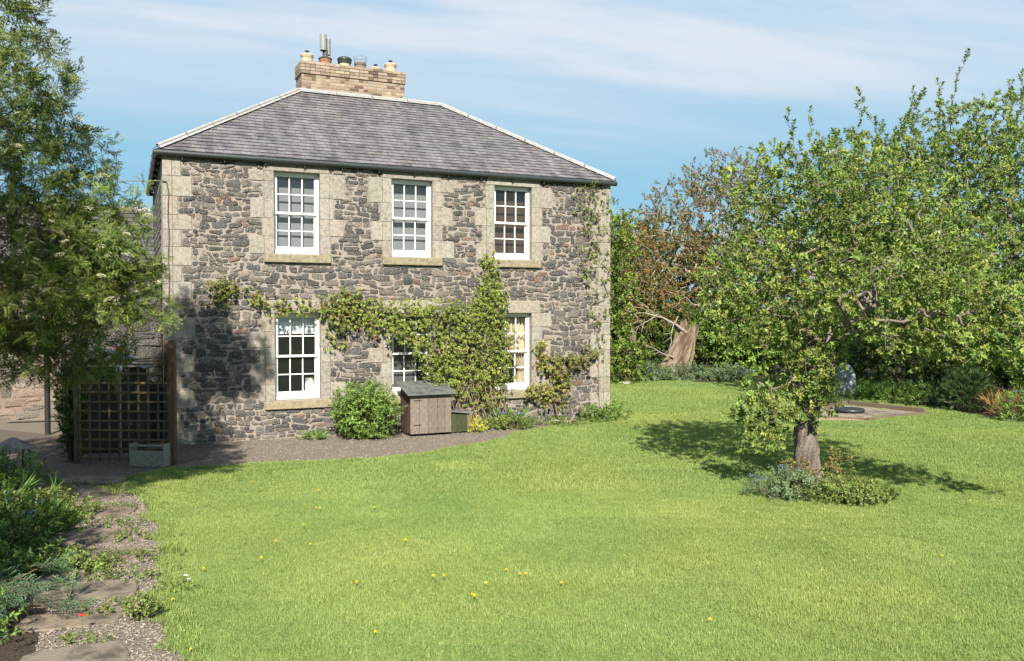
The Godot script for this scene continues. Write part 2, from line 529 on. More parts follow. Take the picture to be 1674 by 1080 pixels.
func grounds() -> void:
	var mb := MB.new()
	mb.quad(Vector3(-420, -0.03, 60), Vector3(420, -0.03, 60), Vector3(420, -0.03, -800), Vector3(-420, -0.03, -800), C(0.06, 0.085, 0.025))
	struct(part("ground", mb, M.turf))
	var edge := smooth_line([Vector2(0.75, 18.35), Vector2(0.42, 17.86), Vector2(-0.09, 16.93), Vector2(-0.77, 15.87), Vector2(-1.98, 14.69), Vector2(-3.44, 14.16), Vector2(-4.55, 13.83), Vector2(-5.35, 13.57), Vector2(-5.63, 12.97), Vector2(-5.45, 12.3), Vector2(-4.91, 11.5), Vector2(-4.26, 10.33), Vector2(-3.75, 9.25), Vector2(-3.29, 8.18), Vector2(-2.84, 7.18), Vector2(-2.56, 6.64), Vector2(-2.3, 6.17), Vector2(-2.0, 5.4), Vector2(-1.6, 4.0)])
	lawn_poly.append(Vector2(2.45, 20.0))
	for p in edge: lawn_poly.append(p + Vector2(R(-0.025, 0.025), R(-0.025, 0.025)))
	for p in [Vector2(16, 4), Vector2(22, 17), Vector2(14, 18.8), Vector2(11.6, 19.5), Vector2(10.9, 20.7), Vector2(11.2, 21.8), Vector2(9.9, 24.0), Vector2(9.0, 29.2), Vector2(6.0, 30.2), Vector2(3.2, 31.0), Vector2(1.0, 30.5), Vector2(2.0, 27.0)]:
		lawn_poly.append(p)
	mb = MB.new()
	flat(lawn_poly, 0.0, C(0.19, 0.24, 0.065), mb)
	struct(part("lawn", mb, M.turf))
	gravel_poly = PackedVector2Array([Vector2(2.2, 20.1), Vector2(-6.6, 16.1), Vector2(-8.0, 22.0), Vector2(-22.0, 22.0), Vector2(-22.0, 14.6), Vector2(-13.0, 14.6), Vector2(-7.0, 13.2), Vector2(-5.93, 11.32), Vector2(-5.25, 10.33), Vector2(-4.85, 9.01), Vector2(-4.5, 7.99), Vector2(-4.1, 7.48), Vector2(-3.9, 7.03), Vector2(-3.5, 6.17), Vector2(-3.2, 4.0)])
	for k in range(edge.size() - 1, -1, -1): gravel_poly.append(edge[k] + Vector2(0.06, 0.04))
	mb = MB.new()
	flat(gravel_poly, -0.012, C(0.215, 0.182, 0.145), mb)
	var path := struct(part("gravel_path", mb, M.soil))
	mb = MB.new()
	flat(PackedVector2Array([Vector2(-3.2, 4.0), Vector2(-3.5, 6.17), Vector2(-3.9, 7.03), Vector2(-4.1, 7.48), Vector2(-4.5, 7.99), Vector2(-4.85, 9.01), Vector2(-5.25, 10.33), Vector2(-5.93, 11.32), Vector2(-7.0, 13.2), Vector2(-13.0, 14.6), Vector2(-13, 4)]), -0.008, C(0.06, 0.045, 0.03), mb)
	struct(part("soil_bed", mb, M.soil))
	mb = MB.new()
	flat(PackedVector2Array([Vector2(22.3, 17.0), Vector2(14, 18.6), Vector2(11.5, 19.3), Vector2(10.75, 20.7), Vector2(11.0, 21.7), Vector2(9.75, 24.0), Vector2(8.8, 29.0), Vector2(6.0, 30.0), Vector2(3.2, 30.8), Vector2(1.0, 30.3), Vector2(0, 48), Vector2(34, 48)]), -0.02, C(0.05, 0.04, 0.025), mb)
	struct(part("shrub_border", mb, M.soil))
	# the worn stone slabs let into the path
	var k := 0
	for s in [[-5.25, 10.75, 0.9, 0.55, 0.1], [-4.78, 9.62, 0.85, 0.6, 0.3], [-4.36, 8.86, 0.9, 0.5, 0.2], [-3.86, 7.7, 0.85, 0.55, 0.35], [-3.66, 7.02, 0.8, 0.45, 0.3], [-3.22, 6.2, 0.75, 0.55, 0.4], [-5.75, 11.75, 0.9, 0.5, 0.0], [-6.3, 12.75, 1.0, 0.55, -0.1]]:
		var st := MB.new()
		var poly := PackedVector2Array()
		for j in 12:
			var a := TAU * j / 12
			var x: float = signf(cos(a)) * pow(absf(cos(a)), 0.45) * s[2] * 0.5 + R(-0.025, 0.025)
			var z: float = signf(sin(a)) * pow(absf(sin(a)), 0.45) * s[3] * 0.5 + R(-0.025, 0.025)
			poly.append(Vector2(x, z))
		var col := vary(C(0.185, 0.15, 0.115), 0.12)
		var top := R(0.004, 0.014)
		var n := poly.size()
		for j in n:
			var a := poly[j]
			var b := poly[(j + 1) % n]
			st.quad(Vector3(b.x, -0.05, b.y), Vector3(a.x, -0.05, a.y), Vector3(a.x, top - 0.008, a.y), Vector3(b.x, top - 0.008, b.y), col)
			st.quad(Vector3(b.x, top - 0.008, b.y), Vector3(a.x, top - 0.008, a.y), Vector3(a.x * 0.96, top, a.y * 0.96), Vector3(b.x * 0.96, top, b.y * 0.96), col)
			st.tri(Vector3(b.x * 0.96, top, b.y * 0.96), Vector3(a.x * 0.96, top, a.y * 0.96), Vector3(0, top + 0.003, 0), col)
		var o := part("flagstone", st, M.flag, path)
		o.position = G(s[0], s[1])
		o.rotation.y = s[4]
		k += 1
	mb = MB.new()
	flat(PackedVector2Array([Vector2(-5.75, 13.95), Vector2(-5.9, 12.7), Vector2(-6.6, 12.6), Vector2(-7.6, 13.4), Vector2(-13.5, 14.3), Vector2(-13.5, 19.5), Vector2(-8.6, 17.0), Vector2(-6.7, 16.0), Vector2(-5.6, 16.3), Vector2(-5.3, 14.6)]), -0.004, C(0.135, 0.112, 0.088), mb)  # earth sheet over the gravel, coloured dark to stand in for shade round the trellis
	struct(part("shade_dark_earth", mb, M.soil))
	pebbles()
	grass()

func pebbles() -> void:
	var st := MB.new()
	var prof := [[0.003, -0.3], [0.75, -0.2], [1.0, 0.1], [0.7, 0.5], [0.02, 0.62]]
	var rows := []
	var cols := []
	for q in prof:
		var r := PackedVector3Array()
		var kk := PackedColorArray()
		for j in 7:
			var th := -TAU * j / 7
			var w := 1.0 + 0.22 * sin(th * 2.0 + q[1] * 4.0)
			r.append(Vector3(cos(th) * q[0] * w, q[1], sin(th) * q[0] * 0.8 * w))
			kk.append(Color.WHITE)
		rows.append(r); cols.append(kk)
	st.sheet(rows, true, cols)
	var mm := MM.new()
	var tones := [C(0.235, 0.20, 0.158), C(0.19, 0.163, 0.13), C(0.28, 0.24, 0.19), C(0.14, 0.122, 0.10), C(0.245, 0.203, 0.16), C(0.31, 0.28, 0.23)]
	var made := 0
	while made < 60000:
		var near := R(0, 1) < 0.62
		var p := Vector2(R(-5.8, -2.2), R(5.6, 12.5)) if near else Vector2(R(-7.5, 2.0), R(12.5, 18.6))
		made += 1
		if not Geometry2D.is_point_in_polygon(p, gravel_poly): continue
		var s := R(0.006, 0.013)
		mm.add(Transform3D(Basis.from_euler(Vector3(R(-0.4, 0.4), R(0, TAU), R(-0.4, 0.4))).scaled(Vector3(s, s * R(0.6, 1.0), s * R(0.8, 1.2))), G(p.x, p.y, -0.01 + R(-0.002, 0.006))), vary(tones[rng.randi() % 6], 0.2))
	many("gravel", st.mesh(), mm, M.pebble)

func grass_patch(size: float, count: int, h: float, w: float) -> ArrayMesh:
	var m := MB.new()
	for i in count:
		var p := Vector3(R(-size, size) * 0.5, -0.004, R(-size, size) * 0.5)
		var a := R(0, TAU)
		var o := Vector3(cos(a), 0, sin(a))
		var s := Vector3(-o.z, 0, o.x) * w * R(0.6, 1.1) * 0.5
		var hh := h * R(0.5, 1.25)
		var lean := R(0.1, 0.9)
		var q := p + Vector3.UP * hh * 0.6 + o * hh * lean * 0.35
		var t := q + Vector3.UP * hh * (0.5 - lean * 0.35) + o * hh * lean * 0.6
		var k := R(0, 1)
		var col := vary(C(0.248, 0.322, 0.094).lerp(C(0.202, 0.28, 0.072), k), 0.08)
		if R(0, 1) < 0.03: col = vary(C(0.40, 0.37, 0.17), 0.2)
		m.tri(p - s, p + s, q + s * 0.8, col)
		m.tri(p - s, q + s * 0.8, q - s * 0.8, col)
		m.tri(q - s * 0.8, q + s * 0.8, t, col)
	return m.mesh()

func grass() -> void:
	var spots := [[Vector2(4.34, 12.38), 0.75]]
	for lay in [[0.5, 3800, 0.033, 0.0038, 5.4, 12.0], [0.75, 3400, 0.042, 0.007, 12.0, 20.0], [0.8, 2000, 0.045, 0.012, 20.0, 32.0]]:
		var mm := MM.new()
		var sz: float = lay[0]
		var z: float = lay[4]
		while z < lay[5]:
			var lim := z * 0.64 + 1.0
			var x := -minf(lim, 6.5)
			while x < lim + 1.0:
				var p := Vector2(x + sz * 0.5, z + sz * 0.5)
				x += sz
				if not Geometry2D.is_point_in_polygon(p, lawn_poly):
					continue
				if absf(p.x - 8.3) < 2.6 and absf(p.y - 21.2) < 2.0 and in_pit(p, sz * 0.9): continue
				if Geometry2D.is_point_in_polygon(p, PackedVector2Array(APRON)): continue
				var t := tint_noise.get_noise_2d(p.x, p.y)
				var t2 := tint_noise.get_noise_2d(p.x * 0.35 + 40.0, p.y * 0.35)
				var col := Color(1.0 + t * 0.28 + t2 * 0.18, 1.0 + t * 0.20 + t2 * 0.06, 1.0 + t * 0.28) * (1.0 if lay[4] < 11.0 else 0.92)
				mm.add(Transform3D(Basis(Vector3.UP, R(0, TAU)).scaled(Vector3(R(1.0, 1.15), R(0.85, 1.15) * (1.0 + t * 0.3), R(1.0, 1.15))), G(p.x + R(-0.04, 0.04), p.y + R(-0.04, 0.04))), col)
			z += sz
		many("grass", grass_patch(sz * 1.12, lay[1], lay[2], lay[3]), mm, M.grass)
	# the ragged edge along the gravel
	var em := MM.new()
	var tuft := grass_patch(0.16, 130, 0.05, 0.006)
	for i in range(1, lawn_poly.size()):
		var a := lawn_poly[i - 1]
		var b := lawn_poly[i]
		if i > 80 or b.y > 18.5 or b.y < 5: continue
		var n := int(a.distance_to(b) / 0.055) + 1
		for j in n:
			var p := a.lerp(b, float(j) / n) + Vector2(R(-0.05, 0.07), R(-0.05, 0.05))
			em.add(Transform3D(Basis(Vector3.UP, R(0, TAU)).scaled(Vector3.ONE * R(0.7, 1.2)), G(p.x, p.y)), Color(1, 1, 1) * R(0.85, 1.1))
	many("grass_edge", tuft, em, M.grass)

func in_pit(p: Vector2, grow: float) -> bool:
	var c := Vector2(8.43, 20.98)
	var poly := PackedVector2Array()
	for q in PIT: poly.append(c + (q - c) * (1.0 + grow * 0.1))
	return Geometry2D.is_point_in_polygon(p, poly)

const APRON := [Vector2(5.8, 19.9), Vector2(8.1, 19.2), Vector2(8.2, 19.8), Vector2(6.1, 20.6)]
const PIT := [Vector2(6.29, 20.42), Vector2(8.97, 22.77), Vector2(10.19, 20.9), Vector2(8.28, 19.74)]

# ---------------------------------------------------------------- rubble masonry
func outline(poly: PackedVector2Array, n: int, jit: float) -> PackedVector2Array:     # n points spread evenly round a polygon
	var per := 0.0
	var m := poly.size()
	for i in m: per += poly[i].distance_to(poly[(i + 1) % m])
	var out := PackedVector2Array()
	var step := per / n
	var at := R(0, step)
	var i := 0
	var run := 0.0
	for k in n:
		var want := at + k * step
		while i < m - 1 and run + poly[i].distance_to(poly[(i + 1) % m]) < want:
			run += poly[i].distance_to(poly[(i + 1) % m])
			i += 1
		var a := poly[i % m]
		var b := poly[(i + 1) % m]
		var l := maxf(a.distance_to(b), 1e-5)
		out.append(a.lerp(b, clampf((want - run) / l, 0, 1)) + Vector2(R(-jit, jit), R(-jit, jit)))
	return out

func stone(mb: MB, o: PackedVector2Array, zb: float, zf: float, col: Color) -> void:
	var n := o.size()
	var c := Vector2.ZERO
	for p in o: c += p
	c /= n
	var bev := R(0.006, 0.014)
	var tilt := Vector2(R(-0.09, 0.09), R(-0.09, 0.09))
	var cen := Vector3(c.x, c.y, zf + R(0.0, 0.008))
	var ins := R(0.78, 0.9)
	var ring := []
	for p in o:
		var q := c + (p - c) * ins + Vector2(R(-0.004, 0.004), R(-0.004, 0.004))
		ring.append(Vector3(q.x, q.y, zf + tilt.dot(q - c) + R(-0.003, 0.003)))
	for i in n:
		var j := (i + 1) % n
		var a := Vector3(o[i].x, o[i].y, zf - bev)
		var b := Vector3(o[j].x, o[j].y, zf - bev)
		mb.quad(Vector3(a.x, a.y, zb), Vector3(b.x, b.y, zb), b, a, col)
		mb.quad(a, b, ring[j], ring[i], col)
		mb.tri(ring[i], ring[j], cen, col)

# fills the rectangle with random rubble round the dressed blocks; the largest n_parts stones become parts of their own
func rubble(parent: Node3D, u0: float, u1: float, v0: float, v1: float, blocks: Array, tones: Array, hmin: float, hmax: float, n_parts: int, limit: Callable, zf := 0.0) -> void:
	var made := []
	var v := v0
	while v < v1:
		var h := minf(R(hmin, hmax), v1 - v)
		if v1 - v - h < 0.06: h = v1 - v
		var u := u0 - R(0.0, 0.2)
		while u < u1:
			var w := h * R(0.9, 2.7)
			if R(0, 1) < 0.12: w = h * R(0.45, 0.8)
			var cells := [Rect2(u, v, w, h)]
			if h > 0.13 and R(0, 1) < 0.36:
				var f := R(0.35, 0.65)
				cells = [Rect2(u, v, w, h * f), Rect2(u, v + h * f, w, h * (1 - f))]
				if R(0, 1) < 0.5:
					var g := R(0.4, 0.6)
					cells = [Rect2(u, v, w, h * f), Rect2(u, v + h * f, w * g, h * (1 - f)), Rect2(u + w * g, v + h * f, w * (1 - g), h * (1 - f))]
			u += w
			for r in cells:
				var q := PackedVector2Array()
				for p in [r.position, r.position + Vector2(r.size.x, 0), r.end, r.position + Vector2(0, r.size.y)]:
					var e := Vector2(0, 0.10 * wob.get_noise_2d(p.x * 1.1, p.y * 1.1) + 0.035 * wob.get_noise_2d(p.x * 4.0, p.y * 4.0)) + Vector2(0.07 * wob.get_noise_2d(p.x * 2.2 + 90, p.y * 2.2), 0)
					q.append((p + e + Vector2(R(-0.03, 0.03), R(-0.02, 0.02))).clamp(Vector2(u0, v0), Vector2(u1, v1)))
				var list := [q]
				for b in blocks:
					var next := []
					for k in list:
						if not b.intersects(Rect2(r.position - Vector2(0.1, 0.1), r.size + Vector2(0.2, 0.2))):
							next.append(k)
							continue
						var bp := PackedVector2Array([b.position, b.position + Vector2(b.size.x, 0), b.end, b.position + Vector2(0, b.size.y)])
						for s in Geometry2D.clip_polygons(k, bp):
							if not Geometry2D.is_polygon_clockwise(s): next.append(s)
					list = next
				for k in list:
					for s in Geometry2D.offset_polygon(k, -R(0.003, 0.011), Geometry2D.JOIN_MITER):
						if s.size() < 3: continue
						var ar := 0.0
						var c := Vector2.ZERO
						for i in s.size():
							ar += s[i].cross(s[(i + 1) % s.size()]) * 0.5
							c += s[i]
						c /= s.size()
						if ar < 0.0025 or not limit.call(c): continue
						made.append([ar, s])
		v += h
	made.sort_custom(func(a, b): return a[0] > b[0])
	var rest := MB.new()
	for i in made.size():
		var mb := MB.new() if i < n_parts else rest
		var t = tones[rng.randi() % tones.size()]
		var o := outline(made[i][1], 10 if made[i][0] > 0.012 else 8, 0.0045)
		stone(mb, o, zf - 0.05, zf + R(-0.006, 0.012), vary(t, 0.24))
		if i < n_parts: part("stone", mb, M.stone, parent)
	if made.size() > n_parts: stuff(part("rubble_stones", rest, M.stone, parent))

func dressed(called: String, parent: Node3D, r: Rect2, zf: float, zb: float, label := "", ch := 0.008) -> void:
	var mb := MB.new()
	var e := R(0.002, 0.005)
	mb.cbox(Vector3(r.position.x + r.size.x * 0.5, r.position.y + r.size.y * 0.5, (zf + zb) * 0.5 + R(-0.002, 0.002)), Vector3(r.size.x - e, r.size.y - e, zf - zb), ch, vary(SAND, 0.10))
	part(called, mb, M.sand, parent, label)

const SAND := Color(0.265, 0.242, 0.203)
const TONES := [Color(0.066, 0.064, 0.062), Color(0.08, 0.076, 0.072), Color(0.06, 0.059, 0.058), Color(0.105, 0.096, 0.087), Color(0.072, 0.069, 0.066), Color(0.15, 0.13, 0.11), Color(0.185, 0.158, 0.13), Color(0.125, 0.113, 0.10), Color(0.205, 0.178, 0.145), Color(0.135, 0.12, 0.104), Color(0.088, 0.083, 0.078), Color(0.11, 0.10, 0.091), Color(0.165, 0.143, 0.12), Color(0.064, 0.062, 0.06), Color(0.078, 0.074, 0.07), Color(0.095, 0.088, 0.081), Color(0.07, 0.067, 0.064), Color(0.14, 0.125, 0.11), Color(0.10, 0.093, 0.085), Color(0.165, 0.105, 0.08)]
const PINK := [Color(0.24, 0.18, 0.14), Color(0.20, 0.155, 0.125), Color(0.26, 0.205, 0.155), Color(0.14, 0.12, 0.105), Color(0.22, 0.19, 0.15)]

# a wall whose outside lies at z = 0, from (u0, v0) to (u1, v1), with real openings
func wall_skin(mb: MB, u0: float, u1: float, v0: float, v1: float, holes: Array, thick: float, col: Color, inner: Color) -> void:
	var us := [u0, u1]
	var vs := [v0, v1]
	for h in holes:
		us.append_array([h.position.x, h.end.x])
		vs.append_array([h.position.y, h.end.y])
	us.sort(); vs.sort()
	for i in us.size() - 1:
		for j in vs.size() - 1:
			if us[i + 1] - us[i] < 1e-4 or vs[j + 1] - vs[j] < 1e-4: continue
			var c := Vector2((us[i] + us[i + 1]) * 0.5, (vs[j] + vs[j + 1]) * 0.5)
			var open := false
			for h in holes:
				if h.has_point(c): open = true
			if open: continue
			mb.quad(Vector3(us[i], vs[j], -0.012), Vector3(us[i + 1], vs[j], -0.012), Vector3(us[i + 1], vs[j + 1], -0.012), Vector3(us[i], vs[j + 1], -0.012), col)
			mb.quad(Vector3(us[i + 1], vs[j], -thick), Vector3(us[i], vs[j], -thick), Vector3(us[i], vs[j + 1], -thick), Vector3(us[i + 1], vs[j + 1], -thick), inner)
	for h in holes:
		var a: Vector2 = h.position
		var b: Vector2 = h.end
		for e in [[Vector2(a.x, a.y), Vector2(a.x, b.y)], [Vector2(a.x, b.y), b], [b, Vector2(b.x, a.y)], [Vector2(b.x, a.y), a]]:
			mb.quad(Vector3(e[0].x, e[0].y, -0.012), Vector3(e[1].x, e[1].y, -0.012), Vector3(e[1].x, e[1].y, -thick), Vector3(e[0].x, e[0].y, -thick), inner)

# ---------------------------------------------------------------- the house
const HW := 9.733
const HD := 6.2
const EAVE := 5.53
const WIN := [[2.04, 3.68, 1.62], [4.435, 3.68, 1.62], [6.78, 3.68, 1.62], [2.04, 0.76, 1.72], [4.435, 0.76, 1.72], [6.78, 0.76, 1.72]]
const WW := 0.905

func house() -> void:
	var H := thing("stone_house", "two storey stone farmhouse with hipped slate roof and white sash windows", "house", P0, TURN)
	var blocks := []
	var dress := []                                                 # [name, rect, zf]
	var holes := []
	for w in WIN:
		var r := Rect2(w[0], w[1], WW, w[2])
		holes.append(Rect2(r.position - Vector2(0.003, 0.003), r.size + Vector2(0.006, 0.006)))
	# corner quoins: a dressed strip and long and short blocks beside it
	for side in 2:
		var v := -0.05
		var long := side == 0
		while v < EAVE - 0.02:
			var h := minf(R(0.27, 0.4), EAVE - v)
			if EAVE - v - h < 0.15: h = EAVE - v
			var l := R(0.5, 0.56) if long else R(0.26, 0.34)
			var x := 0.0 if side == 0 else HW - l
			dress.append(["quoin", Rect2(0.0 if side == 0 else HW - 0.17, v, 0.17, h), 0.010])
			dress.append(["quoin", Rect2(0.17 if side == 0 else x, v, l - 0.17, h), 0.004])
			long = not long
			v += h
	blocks.append_array(dress.map(func(d): return d[1].grow(0.004)))
	var FW := MB.new()
	wall_skin(FW, 0, HW, -0.1, EAVE + 0.02, holes, 0.5, C(0.335, 0.298, 0.256), C(0.35, 0.33, 0.28))
	var front := part("front_wall", FW, M.mortar, H)
	for d in dress: dressed(d[0], front, d[1], d[2], -0.3)
	for i in WIN.size(): blocks.append_array(window(H, i))
	for b in holes: blocks.append(b)
	rubble(front, 0.0, HW, 0.0, EAVE, blocks, TONES, 0.07, 0.155, 300, func(_c): return true)
	# the other three walls, floors and inner walls
	var inn := C(0.30, 0.27, 0.22)
	var mb := MB.new()
	mb.box(Vector3(0.26, 2.7, -HD * 0.5 - 0.16), Vector3(0.48, 5.66, HD - 0.32), C(0.25, 0.215, 0.17))
	var sidew := part("side_wall", mb, M.mortar, H)
	var sb := MB.new()
	for k in 15:                                                    # the dressed corner seen edge-on, then rubble
		var lz := 0.5 if k % 2 == 0 else 0.28
		sb.cbox(Vector3(0.012, 0.185 + k * 0.37, -0.3 - lz * 0.5), Vector3(0.03, 0.362, lz), 0.006, vary(SAND, 0.1))
	part("corner_stones", sb, M.sand, sidew)
	sb = MB.new()
	for k in 34:
		var zz := -0.85
		while zz > -HD + 0.2:
			var l := R(0.2, 0.45)
			sb.cbox(Vector3(0.01, 0.08 + k * 0.16, zz - l * 0.5), Vector3(0.04, 0.14, l - 0.025), 0.012, vary(TONES[rng.randi() % 12], 0.2))
			zz -= l
	stuff(part("rubble_stones", sb, M.stone, sidew))
	mb = MB.new()
	mb.box(Vector3(HW - 0.26, 2.7, -HD * 0.5 - 0.16), Vector3(0.48, 5.66, HD - 0.32), C(0.25, 0.215, 0.17))
	part("side_wall", mb, M.mortar, H)
	mb = MB.new()
	mb.box(Vector3(HW * 0.5, 2.7, -HD + 0.2), Vector3(HW - 1.0, 5.66, 0.4), inn)
	part("back_wall", mb, M.plaster, H)
	mb = MB.new()
	mb.box(Vector3(HW * 0.5, 2.85, -HD * 0.5), Vector3(HW - 0.99, 0.25, HD - 1.0), C(0.3, 0.28, 0.24))
	mb.box(Vector3(HW * 0.5, 0.2, -HD * 0.5), Vector3(HW - 0.99, 0.1, HD - 1.0), C(0.07, 0.05, 0.035))
	mb.box(Vector3(HW * 0.5, 5.5, -HD * 0.5), Vector3(HW - 0.99, 0.1, HD - 1.0), C(0.35, 0.33, 0.3))
	part("floor", mb, M.plaster, H)
	mb = MB.new()
	mb.box(Vector3(3.7, 2.8, -HD * 0.5), Vector3(0.15, 5.4, HD - 1.05), inn)
	mb.box(Vector3(6.05, 2.8, -HD * 0.5), Vector3(0.15, 5.4, HD - 1.05), inn)
	part("inner_wall", mb, M.plaster, H)
	roof(H)
	chimney(H)
	# gutter, its joints and brackets
	var ir := C(0.035, 0.04, 0.04)
	mb = MB.new()
	for run in [[Vector3(-0.16, 5.50, 0.075), Vector3(HW + 0.11, 5.50, 0.075)], [Vector3(-0.11, 5.50, 0.11), Vector3(-0.11, 5.50, -HD - 0.1)]]:
		mb.rod(run[0], run[1], 0.058, 10, ir)
	var g := part("gutter", mb, M.iron, H, "black half round cast iron gutter")
	mb = MB.new()
	mb.box(Vector3(HW * 0.5, 5.54, 0.03), Vector3(HW + 0.14, 0.03, 0.08), C(0.03, 0.03, 0.03))
	mb.box(Vector3(-0.04, 5.54, -HD * 0.5), Vector3(0.08, 0.028, HD + 0.1), C(0.03, 0.03, 0.03))
	part("soffit", mb, M.iron, H)
	for k in 13:
		mb = MB.new()
		var x := 0.35 + k * 0.76
		mb.rod(Vector3(x - 0.03, 5.50, 0.075), Vector3(x + 0.03, 5.50, 0.075), 0.067, 10, ir)
		mb.box(Vector3(x, 5.43, 0.04), Vector3(0.02, 0.08, 0.08), ir)
		part("bracket", mb, M.iron, g)
	for k in 7:
		mb = MB.new()
		mb.rod(Vector3(-0.11, 5.50, -0.4 - k * 0.9), Vector3(-0.11, 5.50, -0.46 - k * 0.9), 0.067, 10, ir)
		mb.box(Vector3(-0.05, 5.43, -0.43 - k * 0.9), Vector3(0.10, 0.08, 0.02), ir)
		part("bracket", mb, M.iron, g)
	# the cable that comes in from the left and runs down the corner
	mb = MB.new()
	var last := Vector3(-14.0, 6.3, -3.0)
	for k in range(1, 25):
		var t := k / 24.0
		var p := Vector3(-14.0, 6.3, -3.0).lerp(Vector3(-0.02, 4.97, 0.03), t) - Vector3(0, sin(t * PI) * 0.55, 0)
		mb.tube(last, p, 0.009, 0.009, 5, C(0.12, 0.11, 0.10))
		last = p
	for k in range(1, 13):
		var p := Vector3(0.10 + 0.01 * sin(k * 1.7), 4.97 - k * 0.22, 0.025)
		if k == 1: mb.tube(last, Vector3(0.07, 4.97, 0.04), 0.010, 0.010, 5, C(0.10, 0.08, 0.07))
		mb.tube(Vector3(0.07, 4.97, 0.04) if k == 1 else last, p, 0.010, 0.010, 5, C(0.10, 0.08, 0.07))
		last = p
	var cab := part("overhead_cable", mb, M.iron)
	cab.position = P0
	cab.rotation.y = TURN
	tag(cab, "thin dark cable strung to the house and down its left corner", "cable")

func window(H: Node3D, i: int) -> Array:                             # returns the wall areas its stones take up
	var x: float = WIN[i][0]
	var y: float = WIN[i][1]
	var h: float = WIN[i][2]
	var blocks := []
	var W := Node3D.new()
	put("window", W, H)
	# dressed surround: lintel, sill, jamb strip with long and short blocks
	var top := minf(y + h + 0.26, EAVE) if i < 3 else y + h + 0.27
	var lint := Rect2(x - 0.19, y + h, WW + 0.38, top - y - h)
	dressed("lintel", W, lint, 0.012, -0.34)
	blocks.append(lint.grow(0.004))
	var sill := Rect2(x - 0.2, y - 0.185, WW + 0.41, 0.165)
	var sm := MB.new()
	sm.cbox(Vector3(sill.position.x + sill.size.x * 0.5, sill.position.y + 0.0825, -0.09), Vector3(sill.size.x, 0.165, 0.30), 0.01, vary(C(0.25, 0.22, 0.145), 0.06))
	part("sill", sm, M.sand, W)
	blocks.append(sill.grow(0.004))
	for sd in 2:
		var v := y - 0.02
		var long := (i + sd) % 2 == 0
		while v < y + h - 0.02:
			var hh := R(0.3, 0.42)
			if y + h - v - hh < 0.2: hh = y + h - v
			var l := 0.19 + (R(0.24, 0.33) if long else R(0.0, 0.1))
			var r := Rect2(x - l if sd == 0 else x + WW, v, l, hh)
			if l > 0.25:
				dressed("jamb_stone", W, Rect2(r.position.x if sd == 0 else x + WW + 0.19, v, l - 0.19, hh), 0.004, -0.30, "", 0.006)
				r = Rect2(x - 0.19 if sd == 0 else x + WW, v, 0.19, hh)
			dressed("jamb_stone", W, r, 0.012, -0.34, "", 0.005)
			r = Rect2(x - l if sd == 0 else x + WW, v, l, hh)
			blocks.append(r.grow(0.004))
			long = not long
			v += hh
	# sash box, set back in the reveal
	var wh := C(0.80, 0.80, 0.78)
	var mb := MB.new()
	var zb := -0.135
	for sd in [0.0, 1.0]:
		mb.cbox(Vector3(x + 0.02 + sd * (WW - 0.04), y + h * 0.5, zb - 0.07), Vector3(0.04, h, 0.15), 0.004, wh)
	mb.cbox(Vector3(x + WW * 0.5, y + h - 0.0175, zb - 0.07), Vector3(WW - 0.08, 0.035, 0.149), 0.004, wh)
	mb.cbox(Vector3(x + WW * 0.5, y + 0.02, zb - 0.05), Vector3(WW - 0.08, 0.045, 0.15), 0.005, wh)
	part("sash_box", mb, M.paint, W)
	var x0 := x + 0.04
	var x1 := x + WW - 0.04
	var midy := y + h * 0.5
	var shift := 0.0
	for s in 2:                                                     # the upper sash stands in front of the lower one
		var z := zb - 0.025 if s == 0 else zb - 0.075
		var a := midy - 0.02 if s == 0 else y + 0.042
		var b := y + h - 0.035 if s == 0 else midy + 0.02
		var bot := 0.045 if s == 0 else 0.10
		var fr := MB.new()
		fr.cbox(Vector3(x0 + 0.022, (a + b) * 0.5, z), Vector3(0.044, b - a, 0.042), 0.004, wh)
		fr.cbox(Vector3(x1 - 0.022, (a + b) * 0.5, z), Vector3(0.044, b - a, 0.042), 0.004, wh)
		fr.cbox(Vector3((x0 + x1) * 0.5, a + bot * 0.5, z), Vector3(x1 - x0 - 0.088, bot, 0.0415), 0.004, wh)
		fr.cbox(Vector3((x0 + x1) * 0.5, b - 0.0225, z), Vector3(x1 - x0 - 0.088, 0.045, 0.0415), 0.004, wh)
		var gx0 := x0 + 0.044
		var gx1 := x1 - 0.044
		var gy0 := a + bot
		var gy1 := b - 0.045
		var pw := (gx1 - gx0 - 0.044) / 3.0
		var ph := (gy1 - gy0 - 0.022) / 2.0
		for k in [1, 2]:
			fr.cbox(Vector3(gx0 + pw * k + 0.022 * (k - 0.5), (gy0 + gy1) * 0.5, z), Vector3(0.022, gy1 - gy0, 0.036), 0.005, wh)
		for k in 3:
			fr.cbox(Vector3(gx0 + pw * (k + 0.5) + 0.022 * k, (gy0 + gy1) * 0.5, z), Vector3(pw, 0.022, 0.035), 0.005, wh)
		part("upper_sash" if s == 0 else "lower_sash", fr, M.paint, W)
		for k in 3:
			for j in 2:
				var pn := MB.new()
				var p := Vector3(gx0 + pw * (k + 0.5) + 0.022 * k, gy0 + ph * (j + 0.5) + 0.022 * j, z - 0.006)
				var tx := R(-0.006, 0.006)
				var ty := R(-0.006, 0.006)
				pn.quad(p + Vector3(-pw * 0.5, -ph * 0.5, -tx - ty), p + Vector3(pw * 0.5, -ph * 0.5, tx - ty), p + Vector3(pw * 0.5, ph * 0.5, tx + ty), p + Vector3(-pw * 0.5, ph * 0.5, -tx + ty), Color.WHITE)
				part("pane", pn, M.glass, W)
	# what stands close behind the glass
	var zi := zb - 0.20
